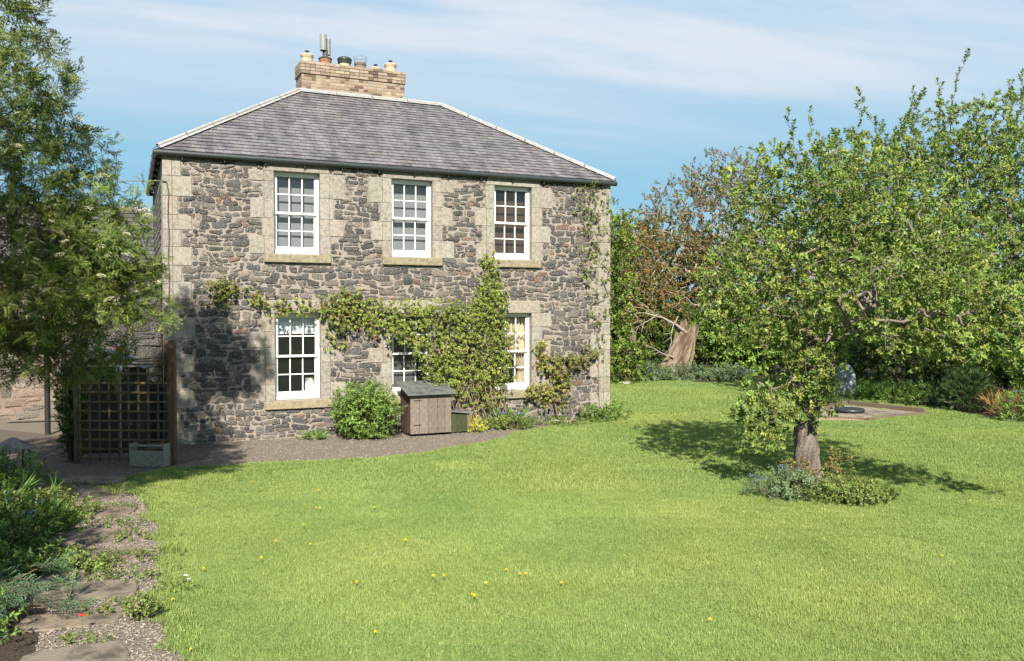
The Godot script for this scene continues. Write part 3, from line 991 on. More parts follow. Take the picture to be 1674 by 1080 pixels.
	if i == 0 or i == 1 or i == 4:
		var bl := MB.new()
		bl.box(Vector3(x + WW * 0.5, y + h * 0.5, zi), Vector3(WW - 0.06, h - 0.04, 0.012), C(0.14, 0.148, 0.155) if i < 2 else C(0.06, 0.065, 0.07))
		part("blind", bl, M.cloth, W, "drawn grey blind")
	elif i == 2:
		var bl := MB.new()
		for k in 4:
			bl.cbox(Vector3(x + 0.13 + k * 0.215, y + h * 0.5, zi - 0.03), Vector3(0.205, h - 0.04, 0.025), 0.006, vary(C(0.055, 0.03, 0.02), 0.08))
		part("shutter", bl, M.wood, W, "closed brown timber shutter")
	elif i == 3:
		var bl := MB.new()
		bl.box(Vector3(x + WW * 0.5, y + h - 0.20, zi + 0.04), Vector3(WW - 0.10, 0.40, 0.008), C(0.42, 0.50, 0.52))
		for k in 12:
			bl.box(Vector3(x + 0.11 + k * 0.062, y + h - 0.21 + 0.01 * (k % 2), zi + 0.046), Vector3(0.045, 0.06, 0.004), C(0.66, 0.70, 0.70))
		bl.box(Vector3(x + WW * 0.5, y + h - 0.40, zi + 0.045), Vector3(WW - 0.12, 0.02, 0.012), C(0.6, 0.64, 0.64))
		part("blind", bl, M.cloth, W, "pale blue blind with a white pattern, half raised")
	else:
		for sd in [0]:
			var rows := []
			var cols := []
			for r in 15:
				var t := r / 14.0                                      # from the bottom up
				var yy := y + 0.02 + t * (h - 0.06)
				var tie := exp(-pow((t - 0.32) / 0.16, 2.0))
				var wd := lerpf(0.56, 0.20, tie) if t > 0.30 else lerpf(0.20, 0.30, (0.3 - t) / 0.3)
				var xr := x + WW - 0.02
				var rr := PackedVector3Array()
				var cc := PackedColorArray()
				for j in 41:
					var f := j / 40.0
					rr.append(Vector3(xr - wd * (1.0 - f), yy - 0.10 * (1.0 - f) * tie, zi + 0.03 + 0.034 * sin(f * TAU * 6.0) + 0.01 * sin(f * 9.0 + t * 3.0)))
					cc.append(C(0.44, 0.38, 0.27) if (j / 2) % 3 != 0 else C(0.26, 0.20, 0.13))
				rows.append(rr); cols.append(cc)
			var cm := MB.new()
			cm.sheet(rows, false, cols)
			part("curtain", cm, M.cloth, W, "cream striped curtain tied to the right")
	return blocks

func roof_frame(k: int) -> Array:                                    # origin at the eave's left end, along, up the slope, length of eave
	var up := Vector3(0, 2.12, -3.18).normalized()
	if k == 0: return [Vector3(-0.08, 5.55, 0.08), Vector3.RIGHT, up, HW + 0.16]
	if k == 1: return [Vector3(-0.08, 5.55, -HD - 0.08), Vector3(0, 0, 1), Vector3(3.18, 2.12, 0).normalized(), HD + 0.16]
	return [Vector3(HW + 0.08, 5.55, 0.08), Vector3(0, 0, -1), Vector3(-3.18, 2.12, 0).normalized(), HD + 0.16]

func roof(H: Node3D) -> void:
	var L := Vector2(3.18, 2.12).length()
	var ri := 3.18
	var deck := MB.new()
	var a := Vector3(-0.08, 5.56, 0.08)
	var b := Vector3(HW + 0.08, 5.56, 0.08)
	var c := Vector3(HW + 0.08, 5.56, -HD - 0.08)
	var d := Vector3(-0.08, 5.56, -HD - 0.08)
	var e := Vector3(-0.08 + ri, 7.675, 0.08 - ri)
	var f := Vector3(HW + 0.08 - ri, 7.675, 0.08 - ri)
	var dc := C(0.07, 0.065, 0.07)
	deck.quad(a, b, f, e, dc); deck.quad(c, d, e, f, dc); deck.tri(d, a, e, dc); deck.tri(b, c, f, dc)
	deck.quad(d, c, b, a, dc)
	var rf := part("roof", deck, M.slate, H)
	var tones := [C(0.15, 0.142, 0.147), C(0.165, 0.155, 0.16), C(0.135, 0.126, 0.132), C(0.175, 0.166, 0.168), C(0.155, 0.143, 0.147)]
	var made := []
	for k in 3:
		var fr := roof_frame(k)
		var o: Vector3 = fr[0]
		var ax: Vector3 = fr[1]
		var up: Vector3 = fr[2]
		var len_: float = fr[3]
		var nrm := ax.cross(up)
		var rows := 24
		var ex := L / rows
		for r in rows:
			var s0 := ex * r
			var mid := (s0 + ex * 0.5) / L
			var left := mid * ri + 0.0
			var right := len_ - mid * ri
			var x := left - R(0.0, 0.26)
			while x < right:
				var w := R(0.13, 0.20)
				var xa := maxf(x, left)
				var xb := minf(x + w - 0.006, right)
				x += w
				if xb - xa < 0.03: continue
				var lift := 0.026 + R(0, 0.006)
				var col := vary(tones[rng.randi() % 5], 0.05)
				var cen := Vector2((xa + xb) * 0.5, s0)
				var st := tint_noise.get_noise_2d(cen.x * 3.0 + k * 50, cen.y * 0.5)      # pale weathering that runs down the slope
				col = col.lerp(C(0.26, 0.25, 0.24), clampf(st * 0.4, 0.0, 0.22))
				var bj := R(-0.006, 0.006)
				var p := o + ax * xa + up * (s0 - 0.012 + bj) + nrm * lift
				var q := o + ax * xb + up * (s0 - 0.012 + bj + R(-0.004, 0.004)) + nrm * lift
				var tp := up * (ex + 0.05) - nrm * (lift - 0.006)
				made.append([k, p, q, tp, nrm, col])
	var rest := MB.new()
	var idx := range(made.size())
	for i in idx:
		var it = made[i]
		var own: bool = it[0] == 0 and i < 300
		var mb := MB.new() if own else rest
		var p: Vector3 = it[1]
		var q: Vector3 = it[2]
		var tp: Vector3 = it[3]
		var th: Vector3 = it[4] * 0.009
		mb.quad(p, q, q + tp, p + tp, it[5])
		mb.quad(p - th, q - th, q, p, it[5])
		mb.quad(q - th, q - th + tp, q + tp, q, it[5])
		mb.quad(p - th + tp, p - th, p, p + tp, it[5])
		if own: part("slate", mb, M.slate, rf)
	stuff(part("roof_slates", rest, M.slate, rf))
	# pale lead over hips and ridge
	var lead := C(0.33, 0.325, 0.315)
	for h in [[a, e], [b, f], [d, e], [c, f], [e, f]]:
		var mb := MB.new()
		var p: Vector3 = h[0] + Vector3(0, 0.06, 0)
		var q: Vector3 = h[1] + Vector3(0, 0.06, 0)
		var n := 6 if h[0] != e else 4
		for k in n:
			var s := p.lerp(q, float(k) / n)
			var t := p.lerp(q, (k + 1.0) / n - 0.004)
			mb.tube(s, t, 0.036 + 0.003 * (k % 2), 0.036 + 0.003 * (k % 2), 8, vary(lead, 0.05))
			var dr := (t - s).normalized()
			var sd := dr.cross(Vector3.UP).normalized()
			for w in [-1.0, 1.0]:
				var dn: Vector3 = sd * w * 0.085 + Vector3(0, -0.045 if h[0] != e else -0.06, 0)
				var c4 := vary(lead, 0.06)
				mb.quad(s, t, t + dn, s + dn, c4)
		part("ridge_lead" if h[0] == e else "hip_lead", mb, M.lead, rf)

func chimney(H: Node3D) -> void:
	var x0 := 3.19
	var x1 := 5.71
	var zf := -3.22
	var zb := -3.86
	var mb := MB.new()
	mb.box(Vector3((x0 + x1) * 0.5, 7.7, (zf + zb) * 0.5), Vector3(x1 - x0, 1.38, zf - zb), C(0.40, 0.34, 0.26))
	var ch := part("chimney", mb, M.mortar, H, "broad buff brick chimney stack")
	var tones := [C(0.33, 0.27, 0.195), C(0.30, 0.24, 0.17), C(0.36, 0.30, 0.225), C(0.25, 0.195, 0.145), C(0.31, 0.24, 0.18), C(0.35, 0.29, 0.22)]
	var row := 0
	var y := 7.10
	while y < 8.38:
		var band := y > 8.11
		var pr := 0.035 if band else 0.008
		var n := 11
		var step := (x1 - x0 + pr * 2) / n
		for k in range(-1, n):
			var xa := x0 - pr + step * (k + (0.5 if row % 2 else 0.0))
			var xb := minf(xa + step, x1 + pr)
			xa = maxf(xa, x0 - pr)
			if xb - xa < 0.05: continue
			var two := R(0, 1) < 0.4
			for part_ in (2 if two else 1):
				var w := (xb - xa) / (2.0 if two else 1.0)
				var bm := MB.new()
				var col := vary(tones[rng.randi() % 6], 0.14)
				if R(0, 1) < 0.16: col = vary(C(0.14, 0.10, 0.075), 0.2)
				bm.cbox(Vector3(xa + w * (part_ + 0.5), y + 0.0375, zf - 0.05 + pr), Vector3(w - 0.009, 0.066, 0.10), 0.005, col)
				part("brick", bm, M.brick, ch)
		var sm := 3
		for k in sm:
			var bm := MB.new()
			var l := (zf - zb) / sm
			for sx in [x0 - pr + 0.04, x1 + pr - 0.04]:
				bm.cbox(Vector3(sx, y + 0.0375, zf - 0.1 + pr - l * k - l * 0.5 + 0.05 * (row % 2)), Vector3(0.08, 0.066, l - 0.009), 0.005, vary(tones[rng.randi() % 6], 0.14))
			part("brick", bm, M.brick, ch)
		y += 0.075
		row += 1
	mb = MB.new()
	var p := [Vector3(x0 - 0.03, 8.385, zf + 0.03), Vector3(x1 + 0.03, 8.385, zf + 0.03), Vector3(x1 + 0.03, 8.385, zb - 0.03), Vector3(x0 - 0.03, 8.385, zb - 0.03)]
	var q := [Vector3(x0 + 0.14, 8.45, zf - 0.14), Vector3(x1 - 0.14, 8.45, zf - 0.14), Vector3(x1 - 0.14, 8.45, zb + 0.14), Vector3(x0 + 0.14, 8.45, zb + 0.14)]
	for k in 4:
		var j := (k + 1) % 4
		mb.quad(p[k], p[j], q[j], q[k], C(0.42, 0.38, 0.33))
	mb.quad(q[0], q[1], q[2], q[3], C(0.42, 0.38, 0.33))
	part("flaunching", mb, M.concrete, ch)
	var zc := (zf + zb) * 0.5
	var cream := C(0.46, 0.35, 0.245)
	var kinds := [[3.38, 0.25, cream, "lid"], [3.82, 0.20, C(0.30, 0.15, 0.09), "cowl"], [4.29, 0.24, cream, "cap"], [4.68, 0.21, C(0.16, 0.13, 0.11), "wire"], [5.07, 0.12, C(0.40, 0.32, 0.22), "lid"], [5.45, 0.26, cream, "lid"]]
	for kd in kinds:
		var pm := MB.new()
		var h: float = kd[1]
		var o := Vector3(kd[0], 8.43, zc)
		pm.lathe(o, [[0.15, 0.0], [0.14, h * 0.5], [0.135, h - 0.062], [0.15, h - 0.058], [0.152, h - 0.008], [0.146, h], [0.12, h], [0.11, h - 0.06], [0.001, h - 0.06]], 18, kd[2])
		var pot := part("chimney_pot", pm, M.plain, ch)
		pm = MB.new()
		if kd[3] == "lid":
			pm.lathe(o + Vector3(0, h, 0), [[0.158, -0.012], [0.16, 0.006], [0.11, 0.028], [0.05, 0.04], [0.001, 0.045]], 16, C(0.46, 0.40, 0.30))
			pm.lathe(o + Vector3(0, h + 0.035, 0), [[0.035, 0.0], [0.035, 0.045], [0.055, 0.05], [0.055, 0.065], [0.001, 0.07]], 10, C(0.06, 0.06, 0.06))
			part("chimney_lid", pm, M.plain, ch)
		elif kd[3] == "cowl":
			var g := C(0.24, 0.25, 0.24)
			pm.lathe(o + Vector3(0, h, 0), [[0.17, 0.0], [0.15, 0.035], [0.07, 0.06], [0.065, 0.22], [0.001, 0.22]], 14, C(0.07, 0.065, 0.06))
			pm.lathe(o + Vector3(-0.055, h + 0.20, 0.03), [[0.082, 0.0], [0.084, 0.38], [0.075, 0.385], [0.07, 0.3], [0.001, 0.3]], 16, g)
			pm.lathe(o + Vector3(0.085, h + 0.12, -0.03), [[0.055, 0.0], [0.056, 0.38], [0.05, 0.385], [0.045, 0.3], [0.001, 0.3]], 14, g * 0.8)
			part("chimney_cowl", pm, M.iron, ch, "twin tube grey metal cowl")
		elif kd[3] == "cap":
			pm.lathe(o + Vector3(0, h, 0), [[0.165, -0.085], [0.17, -0.05], [0.17, -0.02], [0.185, 0.0], [0.165, 0.04], [0.07, 0.075], [0.001, 0.08]], 16, C(0.02, 0.035, 0.03))
			part("chimney_cap", pm, M.iron, ch, "dark green cap")
		else:
			for k in 8:
				var t := TAU * k / 8
				pm.tube(o + Vector3(cos(t) * 0.14, h, sin(t) * 0.14), o + Vector3(cos(t) * 0.17, h + 0.14, sin(t) * 0.17), 0.004, 0.004, 4, C(0.2, 0.22, 0.24))
				var t2 := TAU * (k + 1) / 8
				for q2 in [0.06, 0.14]:
					pm.tube(o + Vector3(cos(t) * (0.14 + q2 * 0.2), h + q2, sin(t) * (0.14 + q2 * 0.2)), o + Vector3(cos(t2) * (0.14 + q2 * 0.2), h + q2, sin(t2) * (0.14 + q2 * 0.2)), 0.004, 0.004, 4, C(0.2, 0.22, 0.24))
			part("bird_guard", pm, M.iron, ch)

# ---------------------------------------------------------------- outbuildings on the left
func outhouses() -> void:
	# a low wing that runs left from the back of the house
	var W := thing("rear_wing", "low pinkish stone wing with slate roof behind the leafy tree", "outbuilding", P0 + Basis(Vector3.UP, TURN) * Vector3(-6.2, 0, -5.3), TURN)
	var mb := MB.new()
	wall_skin(mb, 0, 6.2, -0.1, 3.62, [], 0.5, C(0.26, 0.20, 0.16), C(0.2, 0.18, 0.15))
	var w := part("front_wall", mb, M.mortar, W)
	rubble(w, 0, 6.2, 0, 3.55, [], PINK, 0.16, 0.30, 60, func(_c): return true)
	mb = MB.new()
	mb.box(Vector3(0.25, 1.8, -2.2), Vector3(0.5, 3.6, 3.4), C(0.25, 0.2, 0.16))
	mb.box(Vector3(3.1, 1.8, -4.1), Vector3(6.2, 3.6, 0.4), C(0.25, 0.2, 0.16))
	part("end_wall", mb, M.mortar, W)
	mb = MB.new()
	var rest := MB.new()
	var up := Vector3(0, 1.62, -2.3)
	mb.quad(Vector3(-0.1, 3.55, 0.2), Vector3(6.2, 3.55, 0.2), Vector3(6.2, 5.17, -2.1), Vector3(-0.1, 5.17, -2.1), C(0.07, 0.065, 0.07))
	mb.quad(Vector3(6.2, 3.55, -4.4), Vector3(-0.1, 3.55, -4.4), Vector3(-0.1, 5.17, -2.1), Vector3(6.2, 5.17, -2.1), C(0.07, 0.065, 0.07))
	mb.tri(Vector3(-0.1, 3.55, -4.4), Vector3(-0.1, 3.55, 0.2), Vector3(-0.1, 5.17, -2.1), C(0.07, 0.065, 0.07))
	var rf := part("roof", mb, M.slate, W)
	var nr := Vector3(0, 2.3, 1.62).normalized()
	for r in 14:
		var x := -0.1 - R(0, 0.2)
		while x < 6.15:
			var wd := R(0.22, 0.32)
			var p := Vector3(x, 3.55, 0.2) + up * (r / 14.0) + nr * 0.03
			rest.quad(p, p + Vector3(wd - 0.006, 0, 0), p + Vector3(wd - 0.006, 0, 0) + up / 13.0 - nr * 0.02, p + up / 13.0 - nr * 0.02, vary(C(0.115, 0.105, 0.108), 0.2))
			rest.quad(p - nr * 0.01, p + Vector3(wd - 0.006, 0, 0) - nr * 0.01, p + Vector3(wd - 0.006, 0, 0), p, C(0.1, 0.09, 0.095))
			x += wd
	stuff(part("roof_slates", rest, M.slate, rf))
	mb = MB.new()
	mb.rod(Vector3(-0.1, 5.19, -2.1), Vector3(6.15, 5.19, -2.1), 0.09, 8, C(0.36, 0.34, 0.32))
	part("ridge_tile", mb, M.concrete, rf)
	mb = MB.new()
	mb.rod(Vector3(-0.1, 3.55, 0.26), Vector3(6.15, 3.55, 0.26), 0.06, 8, C(0.03, 0.03, 0.03))
	mb.box(Vector3(3.0, 3.58, 0.10), Vector3(6.2, 0.03, 0.22), C(0.03, 0.03, 0.03))
	part("gutter", mb, M.iron, W)
	# a lean-to with a sloping coped gable, between the wing and the corner of the house
	var L := thing("lean_to_porch", "dark stone lean-to, colour deepened for shade, with pale sloping coping at the house corner", "outbuilding", P0 + Basis(Vector3.UP, TURN) * Vector3(-1.65, 0, -0.55), TURN)
	mb = MB.new()
	var sl := func(x: float) -> float: return 2.25 + x * 0.515
	mb.quad(Vector3(0, -0.1, 0), Vector3(1.63, -0.1, 0), Vector3(1.63, sl.call(1.63), 0), Vector3(0, sl.call(0.0), 0), C(0.11, 0.098, 0.085))  # mortar darkened so the wall looks shaded
	mb.quad(Vector3(0, -0.1, -3.5), Vector3(0, -0.1, 0), Vector3(0, sl.call(0.0), 0), Vector3(0, sl.call(0.0), -3.5), C(0.11, 0.098, 0.085))
	var gw := part("gable_wall", mb, M.mortar, L)
	rubble(gw, 0.0, 1.63, 0.0, 3.1, [], [TONES[0], TONES[1], TONES[2], TONES[4], TONES[13]], 0.12, 0.22, 60, func(c): return c.y < sl.call(c.x) - 0.12, 0.02)  # only the darkest stone tones, shade put into the colour
	for k in 3:
		var cp := MB.new()
		var x := 0.0 + k * 0.545
		var bs := Basis(Vector3(0, 0, 1), atan(0.515))
		cp.cbox(Vector3(x + 0.28, sl.call(x + 0.28) + 0.02, -0.10), Vector3(0.61, 0.10, 0.34), 0.012, vary(C(0.34, 0.31, 0.25), 0.06), bs)
		part("coping_stone", cp, M.sand, L)
	mb = MB.new()
	mb.quad(Vector3(-0.1, 2.15, -0.2), Vector3(1.63, 3.0, -0.2), Vector3(1.63, 3.0, -3.5), Vector3(-0.1, 2.15, -3.5), C(0.09, 0.085, 0.09))
	part("roof", mb, M.slate, L)

# ---------------------------------------------------------------- things in the yard
func yard() -> void:
	var oak := C(0.13, 0.09, 0.06)
	var grey := C(0.20, 0.155, 0.12)
	# the tall cupboard against the house
	var base := P0 + Basis(Vector3.UP, TURN) * Vector3(4.56, 0, 0.885)
	var S := thing("storage_cupboard", "weathered brown board cupboard with sloping grey felt roof by the house", "garden store", base, TURN)
	var mb := MB.new()
	mb.box(Vector3(0.44, 0.42, -0.385), Vector3(0.80, 0.80, 0.68), C(0.06, 0.045, 0.035))
	part("carcass", mb, M.wood, S)
	var bx := 0.0
	for wd in [0.19, 0.185, 0.205, 0.16, 0.14]:
		mb = MB.new()
		mb.cbox(Vector3(bx + wd * 0.5, 0.435, -0.018), Vector3(wd - 0.006, 0.79, 0.022), 0.004, vary(C(0.205, 0.165, 0.135), 0.18))
		part("door_board", mb, M.wood, S)
		bx += wd
	for k in 4:
		mb = MB.new()
		mb.cbox(Vector3(0.018, 0.44, -0.13 - k * 0.17), Vector3(0.022, 0.80 + k * 0.03, 0.165), 0.004, vary(C(0.10, 0.065, 0.05), 0.15))
		part("side_board", mb, M.wood, S)
		mb = MB.new()
		mb.cbox(Vector3(0.862, 0.44, -0.13 - k * 0.17), Vector3(0.022, 0.80 + k * 0.03, 0.165), 0.004, vary(C(0.12, 0.08, 0.06), 0.15))
		part("side_board", mb, M.wood, S)
	mb = MB.new()
	mb.cbox(Vector3(0.05, 0.45, -0.735), Vector3(0.05, 0.92, 0.05), 0.006, C(0.26, 0.13, 0.07))
	part("corner_post", mb, M.wood, S)
	for yy in [0.22, 0.72]:
		mb = MB.new()
		mb.box(Vector3(0.15, yy, -0.004), Vector3(0.15, 0.022, 0.006), C(0.05, 0.04, 0.035))
		part("hinge", mb, M.iron, S)
	mb = MB.new()
	mb.cbox(Vector3(0.44, 0.94, -0.36), Vector3(1.04, 0.032, 0.92), 0.008, C(0.115, 0.125, 0.115), Basis(Vector3.RIGHT, 0.22))
	part("felt_roof", mb, M.concrete, S)
	# its small neighbour
	S = thing("low_bin", "low green-black board bin with sloping lid beside the cupboard", "garden store", base + Basis(Vector3.UP, TURN) * Vector3(0.92, 0, -0.12), TURN)
	mb = MB.new()
	for k in 3:
		mb = MB.new()
		mb.cbox(Vector3(0.06 + k * 0.115, 0.21, 0), Vector3(0.11, 0.40 - k * 0.012, 0.02), 0.004, vary(C(0.055, 0.065, 0.03), 0.15))
		part("front_board", mb, M.wood, S)
	mb = MB.new()
	mb.cbox(Vector3(0.375, 0.20, -0.01), Vector3(0.05, 0.40, 0.05), 0.005, C(0.22, 0.16, 0.12))
	part("corner_post", mb, M.wood, S)
	mb = MB.new()
	mb.box(Vector3(0.2, 0.18, -0.28), Vector3(0.38, 0.36, 0.5), C(0.06, 0.055, 0.035))
	part("carcass", mb, M.wood, S)
	mb = MB.new()
	mb.cbox(Vector3(0.21, 0.425, -0.26), Vector3(0.50, 0.03, 0.64), 0.008, C(0.15, 0.155, 0.145), Basis(Vector3(0, 0, 1), -0.12))
	part("felt_lid", mb, M.concrete, S)
	# trellis screen with its posts
	var T := thing("trellis_screen", "square timber trellis screen between posts left of the house", "trellis", G(-7.22, 14.16), -0.065)
	var lath := C(0.14, 0.10, 0.05)  # wood colour lowered to paint in the shade of this corner
	for k in 10:
		mb = MB.new()
		mb.cbox(Vector3(0.03 + k * 0.168, 0.83, 0), Vector3(0.032, 1.58 if k > 0 else 1.62, 0.016), 0.003, vary(lath, 0.14))
		part("upright_lath", mb, M.wood, T)
	for k in 11:
		mb = MB.new()
		mb.cbox(Vector3(0.78, 0.09 + k * 0.157, 0.017), Vector3(1.60, 0.034, 0.016), 0.003, vary(lath, 0.14), Basis(Vector3(0, 0, 1), R(-0.006, 0.006)))
		part("cross_lath", mb, M.woodh, T)
	for arc in [[0.2, 1.66], [0.9, 1.80]]:
		mb = MB.new()
		for k in 8:
			var t0 := k / 8.0
			var t1 := (k + 1) / 8.0
			mb.tube(Vector3(0.1 + t0 * 1.45, 1.68 + 0.02 * sin(t0 * PI) + t0 * t0 * arc[0] * 0.12, 0.03), Vector3(0.1 + t1 * 1.45, 1.68 + 0.02 * sin(t1 * PI) + t1 * t1 * arc[0] * 0.12, 0.03), 0.014, 0.014, 5, vary(lath, 0.1))
		part("cross_lath", mb, M.woodh, T)
	for q in [[1.62, 2.06, 0.0, C(0.15, 0.085, 0.055), 0.10], [1.43, 2.04, -0.22, C(0.10, 0.065, 0.045), 0.09], [-0.04, 1.75, -0.02, C(0.13, 0.10, 0.06), 0.07]]:
		mb = MB.new()
		mb.cbox(Vector3(q[0], q[1] * 0.5, q[2]), Vector3(q[4], q[1], q[4]), 0.006, q[3])
		part("post", mb, M.wood, T)
	# pale slotted box at its foot
	S = thing("slotted_box", "pale weathered wooden box with long dark slot at the trellis foot", "planter", G(-6.26, 13.88), -0.12)
	var pale := C(0.34, 0.31, 0.23)
	mb = MB.new()
	mb.cbox(Vector3(0.31, 0.13, -0.015), Vector3(0.60, 0.26, 0.024), 0.004, pale)
	part("front_board", mb, M.woodh, S)
	mb = MB.new()
	mb.cbox(Vector3(0.31, 0.345, -0.015), Vector3(0.60, 0.035, 0.024), 0.004, vary(pale, 0.06))
	part("top_rail", mb, M.woodh, S)
	for xx in [0.02, 0.60]:
		mb = MB.new()
		mb.cbox(Vector3(xx, 0.185, -0.14), Vector3(0.026, 0.37, 0.28), 0.004, vary(pale, 0.06))
		part("end_board", mb, M.wood, S)
	mb = MB.new()
	mb.box(Vector3(0.31, 0.12, -0.27), Vector3(0.55, 0.24, 0.02), C(0.03, 0.025, 0.02))
	part("back_board", mb, M.woodh, S)
	# bird feeder on a thin pole
	S = thing("bird_feeder", "red topped bird feeder on a thin grey pole behind the trellis", "bird feeder", G(-6.72, 14.6))
	mb = MB.new()
	mb.rod(Vector3.ZERO, Vector3(0, 1.86, 0), 0.014, 8, C(0.28, 0.30, 0.32))
	part("pole", mb, M.iron, S)
	mb = MB.new()
	mb.lathe(Vector3(0, 1.84, 0), [[0.07, 0.0], [0.062, 0.10], [0.001, 0.10]], 14, C(0.42, 0.03, 0.025))
	part("seed_holder", mb, M.paint, S)
	mb = MB.new()
	mb.lathe(Vector3(0, 1.945, 0), [[0.085, 0.0], [0.08, 0.03], [0.001, 0.045]], 14, C(0.5, 0.46, 0.45))
	part("cap", mb, M.paint, S)
	mb = MB.new()
	mb.lathe(Vector3(0, 1.50, 0.03), [[0.04, 0.0], [0.06, 0.05], [0.04, 0.10], [0.001, 0.11]], 12, C(0.5, 0.5, 0.48))
	part("fat_ball", mb, M.plain, S)
	# small gable-roofed bird house
	S = thing("hutch", "dark hutch with grey pitched roof standing behind the trellis", "hutch", G(-7.75, 15.1), 0.12)
	mb = MB.new()
	mb.cbox(Vector3(0.55, 0.75, -0.3), Vector3(1.0, 1.5, 0.55), 0.01, C(0.045, 0.035, 0.028))
	part("body", mb, M.wood, S)
	for sd in [-1.0, 1.0]:
		mb = MB.new()
		mb.cbox(Vector3(0.55 + sd * 0.32, 1.66, -0.3), Vector3(0.74, 0.03, 0.75), 0.006, C(0.17, 0.18, 0.20), Basis(Vector3(0, 0, 1), -sd * 0.42))
		part("roof_board", mb, M.concrete, S)
	# black posts and rail of the pergola by the wing
	S = thing("pergola", "black timber pergola rail on posts in front of the stone wing", "pergola", G(-10.3, 17.3), TURN * 0.6)
	mb = MB.new()
	mb.cbox(Vector3(0.3, 1.78, 0), Vector3(2.6, 0.13, 0.10), 0.006, C(0.03, 0.027, 0.025))
	part("rail", mb, M.woodh, S)
	for xx in [0.78, 1.10]:
		mb = MB.new()
		mb.rod(Vector3(xx, 0, 0.02), Vector3(xx, 1.72, 0.02), 0.055, 10, C(0.025, 0.025, 0.024))
		part("post", mb, M.iron, S)
	# bird table with a little hipped roof
	S = thing("bird_table", "low grey bird table with a small pitched roof among the border plants", "bird table", G(-7.75, 13.2), 0.3)
	mb = MB.new()
	mb.lathe(Vector3(0, 0.40, 0), [[0.34, 0.0], [0.33, 0.025], [0.05, 0.17], [0.001, 0.18]], 4, C(0.22, 0.20, 0.17))
	part("roof", mb, M.concrete, S)
	mb = MB.new()
	mb.cbox(Vector3(0, 0.06, 0), Vector3(0.5, 0.03, 0.5), 0.005, C(0.16, 0.10, 0.07))
	part("tray", mb, M.wood, S)
	for a in [[-1, -1], [1, -1], [1, 1], [-1, 1]]:
		mb = MB.new()
		mb.cbox(Vector3(a[0] * 0.18, 0.22, a[1] * 0.18), Vector3(0.03, 0.38, 0.03), 0.004, C(0.12, 0.085, 0.06))
		part("post", mb, M.wood, S)
	# rocks at the border's end
	for q in [[-6.62, 11.95, 0.17, 0.16, C(0.20, 0.16, 0.12), "rounded bare tan stone at the end of the left border"], [-6.2, 11.5, 0.24, 0.13, C(0.15, 0.12, 0.03), "mossy ochre stone beside the path at the end of the border"], [-6.05, 11.15, 0.16, 0.12, C(0.13, 0.115, 0.10), "small grey stone in front of the mossy ochre stone"]]:
		mb = MB.new()
		var rows := []
		var cols := []
		for i in 8:
			var r := PackedVector3Array()
			var cc := PackedColorArray()
			var ph := -0.4 + 1.97 * i / 7.0
			for j in 14:
				var th := -TAU * j / 14
				var d := Vector3(cos(th) * cos(ph), sin(ph), sin(th) * cos(ph))
				var k: float = 1.0 + 0.45 * wob.get_noise_3d(d.x * 1.4 + q[0] * 9.0, d.y * 1.4, d.z * 1.4)
				r.append(Vector3(d.x * q[2] * k, d.y * q[3] * k, d.z * q[2] * k))
				cc.append(vary(q[4], 0.1))
			rows.append(r); cols.append(cc)
		mb.sheet(rows, true, cols)
		var o := part("boulder", mb, M.sand)
		o.position = G(q[0], q[1], 0.03)
		tag(o, q[5], "stone")
	# white shade standing inside on the window sill
	mb = MB.new()
	mb.lathe(Vector3.ZERO, [[0.115, 0.0], [0.085, 0.34], [0.08, 0.34], [0.11, 0.0]], 20, C(0.62, 0.60, 0.52))
	var lp := part("lamp_shade", mb, M.cloth)
	lp.position = P0 + Basis(Vector3.UP, TURN) * Vector3(2.80, 0.80, -0.42)
	tag(lp, "white tapered shade standing inside the lower left window", "lamp shade")
	mb = MB.new()
	mb.box(Vector3(0, -0.02, -0.04), Vector3(0.95, 0.04, 0.30), C(0.45, 0.44, 0.4))
	var ws := part("window_board", mb, M.paint, get_node("stone_house"))
	ws.position = Vector3(2.49, 0.80, -0.38)
	# the sunk sand pit with its timber edge
	var pit := thing("sand_pit", "sunken concrete pit with dark timber edging on the far lawn", "pit", G(8.43, 20.98))
	var pc := Vector2(8.43, 20.98)
	var loc := []
	for q in PIT: loc.append(Vector2(q.x - pc.x, -(q.y - pc.y)))
	mb = MB.new()
	mb.quad(Vector3(loc[0].x, 0.018, loc[0].y), Vector3(loc[3].x, 0.018, loc[3].y), Vector3(loc[2].x, 0.018, loc[2].y), Vector3(loc[1].x, 0.018, loc[1].y), C(0.27, 0.225, 0.175))
	part("floor", mb, M.concrete, pit)
	for k in 4:
		var a: Vector2 = loc[k]
		var b: Vector2 = loc[(k + 1) % 4]
		mb = MB.new()
		var d := Vector3(b.x - a.x, 0, b.y - a.y)
		var B := Basis(d.normalized(), Vector3.UP, d.normalized().cross(Vector3.UP))
		var hh := 0.13 if k < 2 else 0.05
		mb.cbox(Vector3((a.x + b.x) * 0.5, hh * 0.5, (a.y + b.y) * 0.5), Vector3(d.length() + (0.1 if k % 2 == 0 else -0.1), hh, 0.10), 0.01, C(0.16, 0.12, 0.085), B)
		part("edge_board", mb, M.woodh, pit)
	mb = MB.new()
	mb.quad(Vector3(loc[0].x - 0.3, 0.012, loc[0].y + 0.45), Vector3(loc[3].x - 0.2, 0.012, loc[3].y + 0.35), Vector3(loc[3].x - 0.25, 0.012, loc[3].y - 0.02), Vector3(loc[0].x - 0.1, 0.012, loc[0].y - 0.05), C(0.42, 0.34, 0.24))
	part("sand_apron", mb, M.soil, pit)
	mb = MB.new()
	mb.quad(Vector3(0.1, 0.024, 0.1), Vector3(0.2, 0.024, 0.72), Vector3(1.4, 0.024, 0.15), Vector3(0.7, 0.024, -0.5), C(0.20, 0.17, 0.14))
	part("slab", mb, M.flag, pit)
	mb = MB.new()
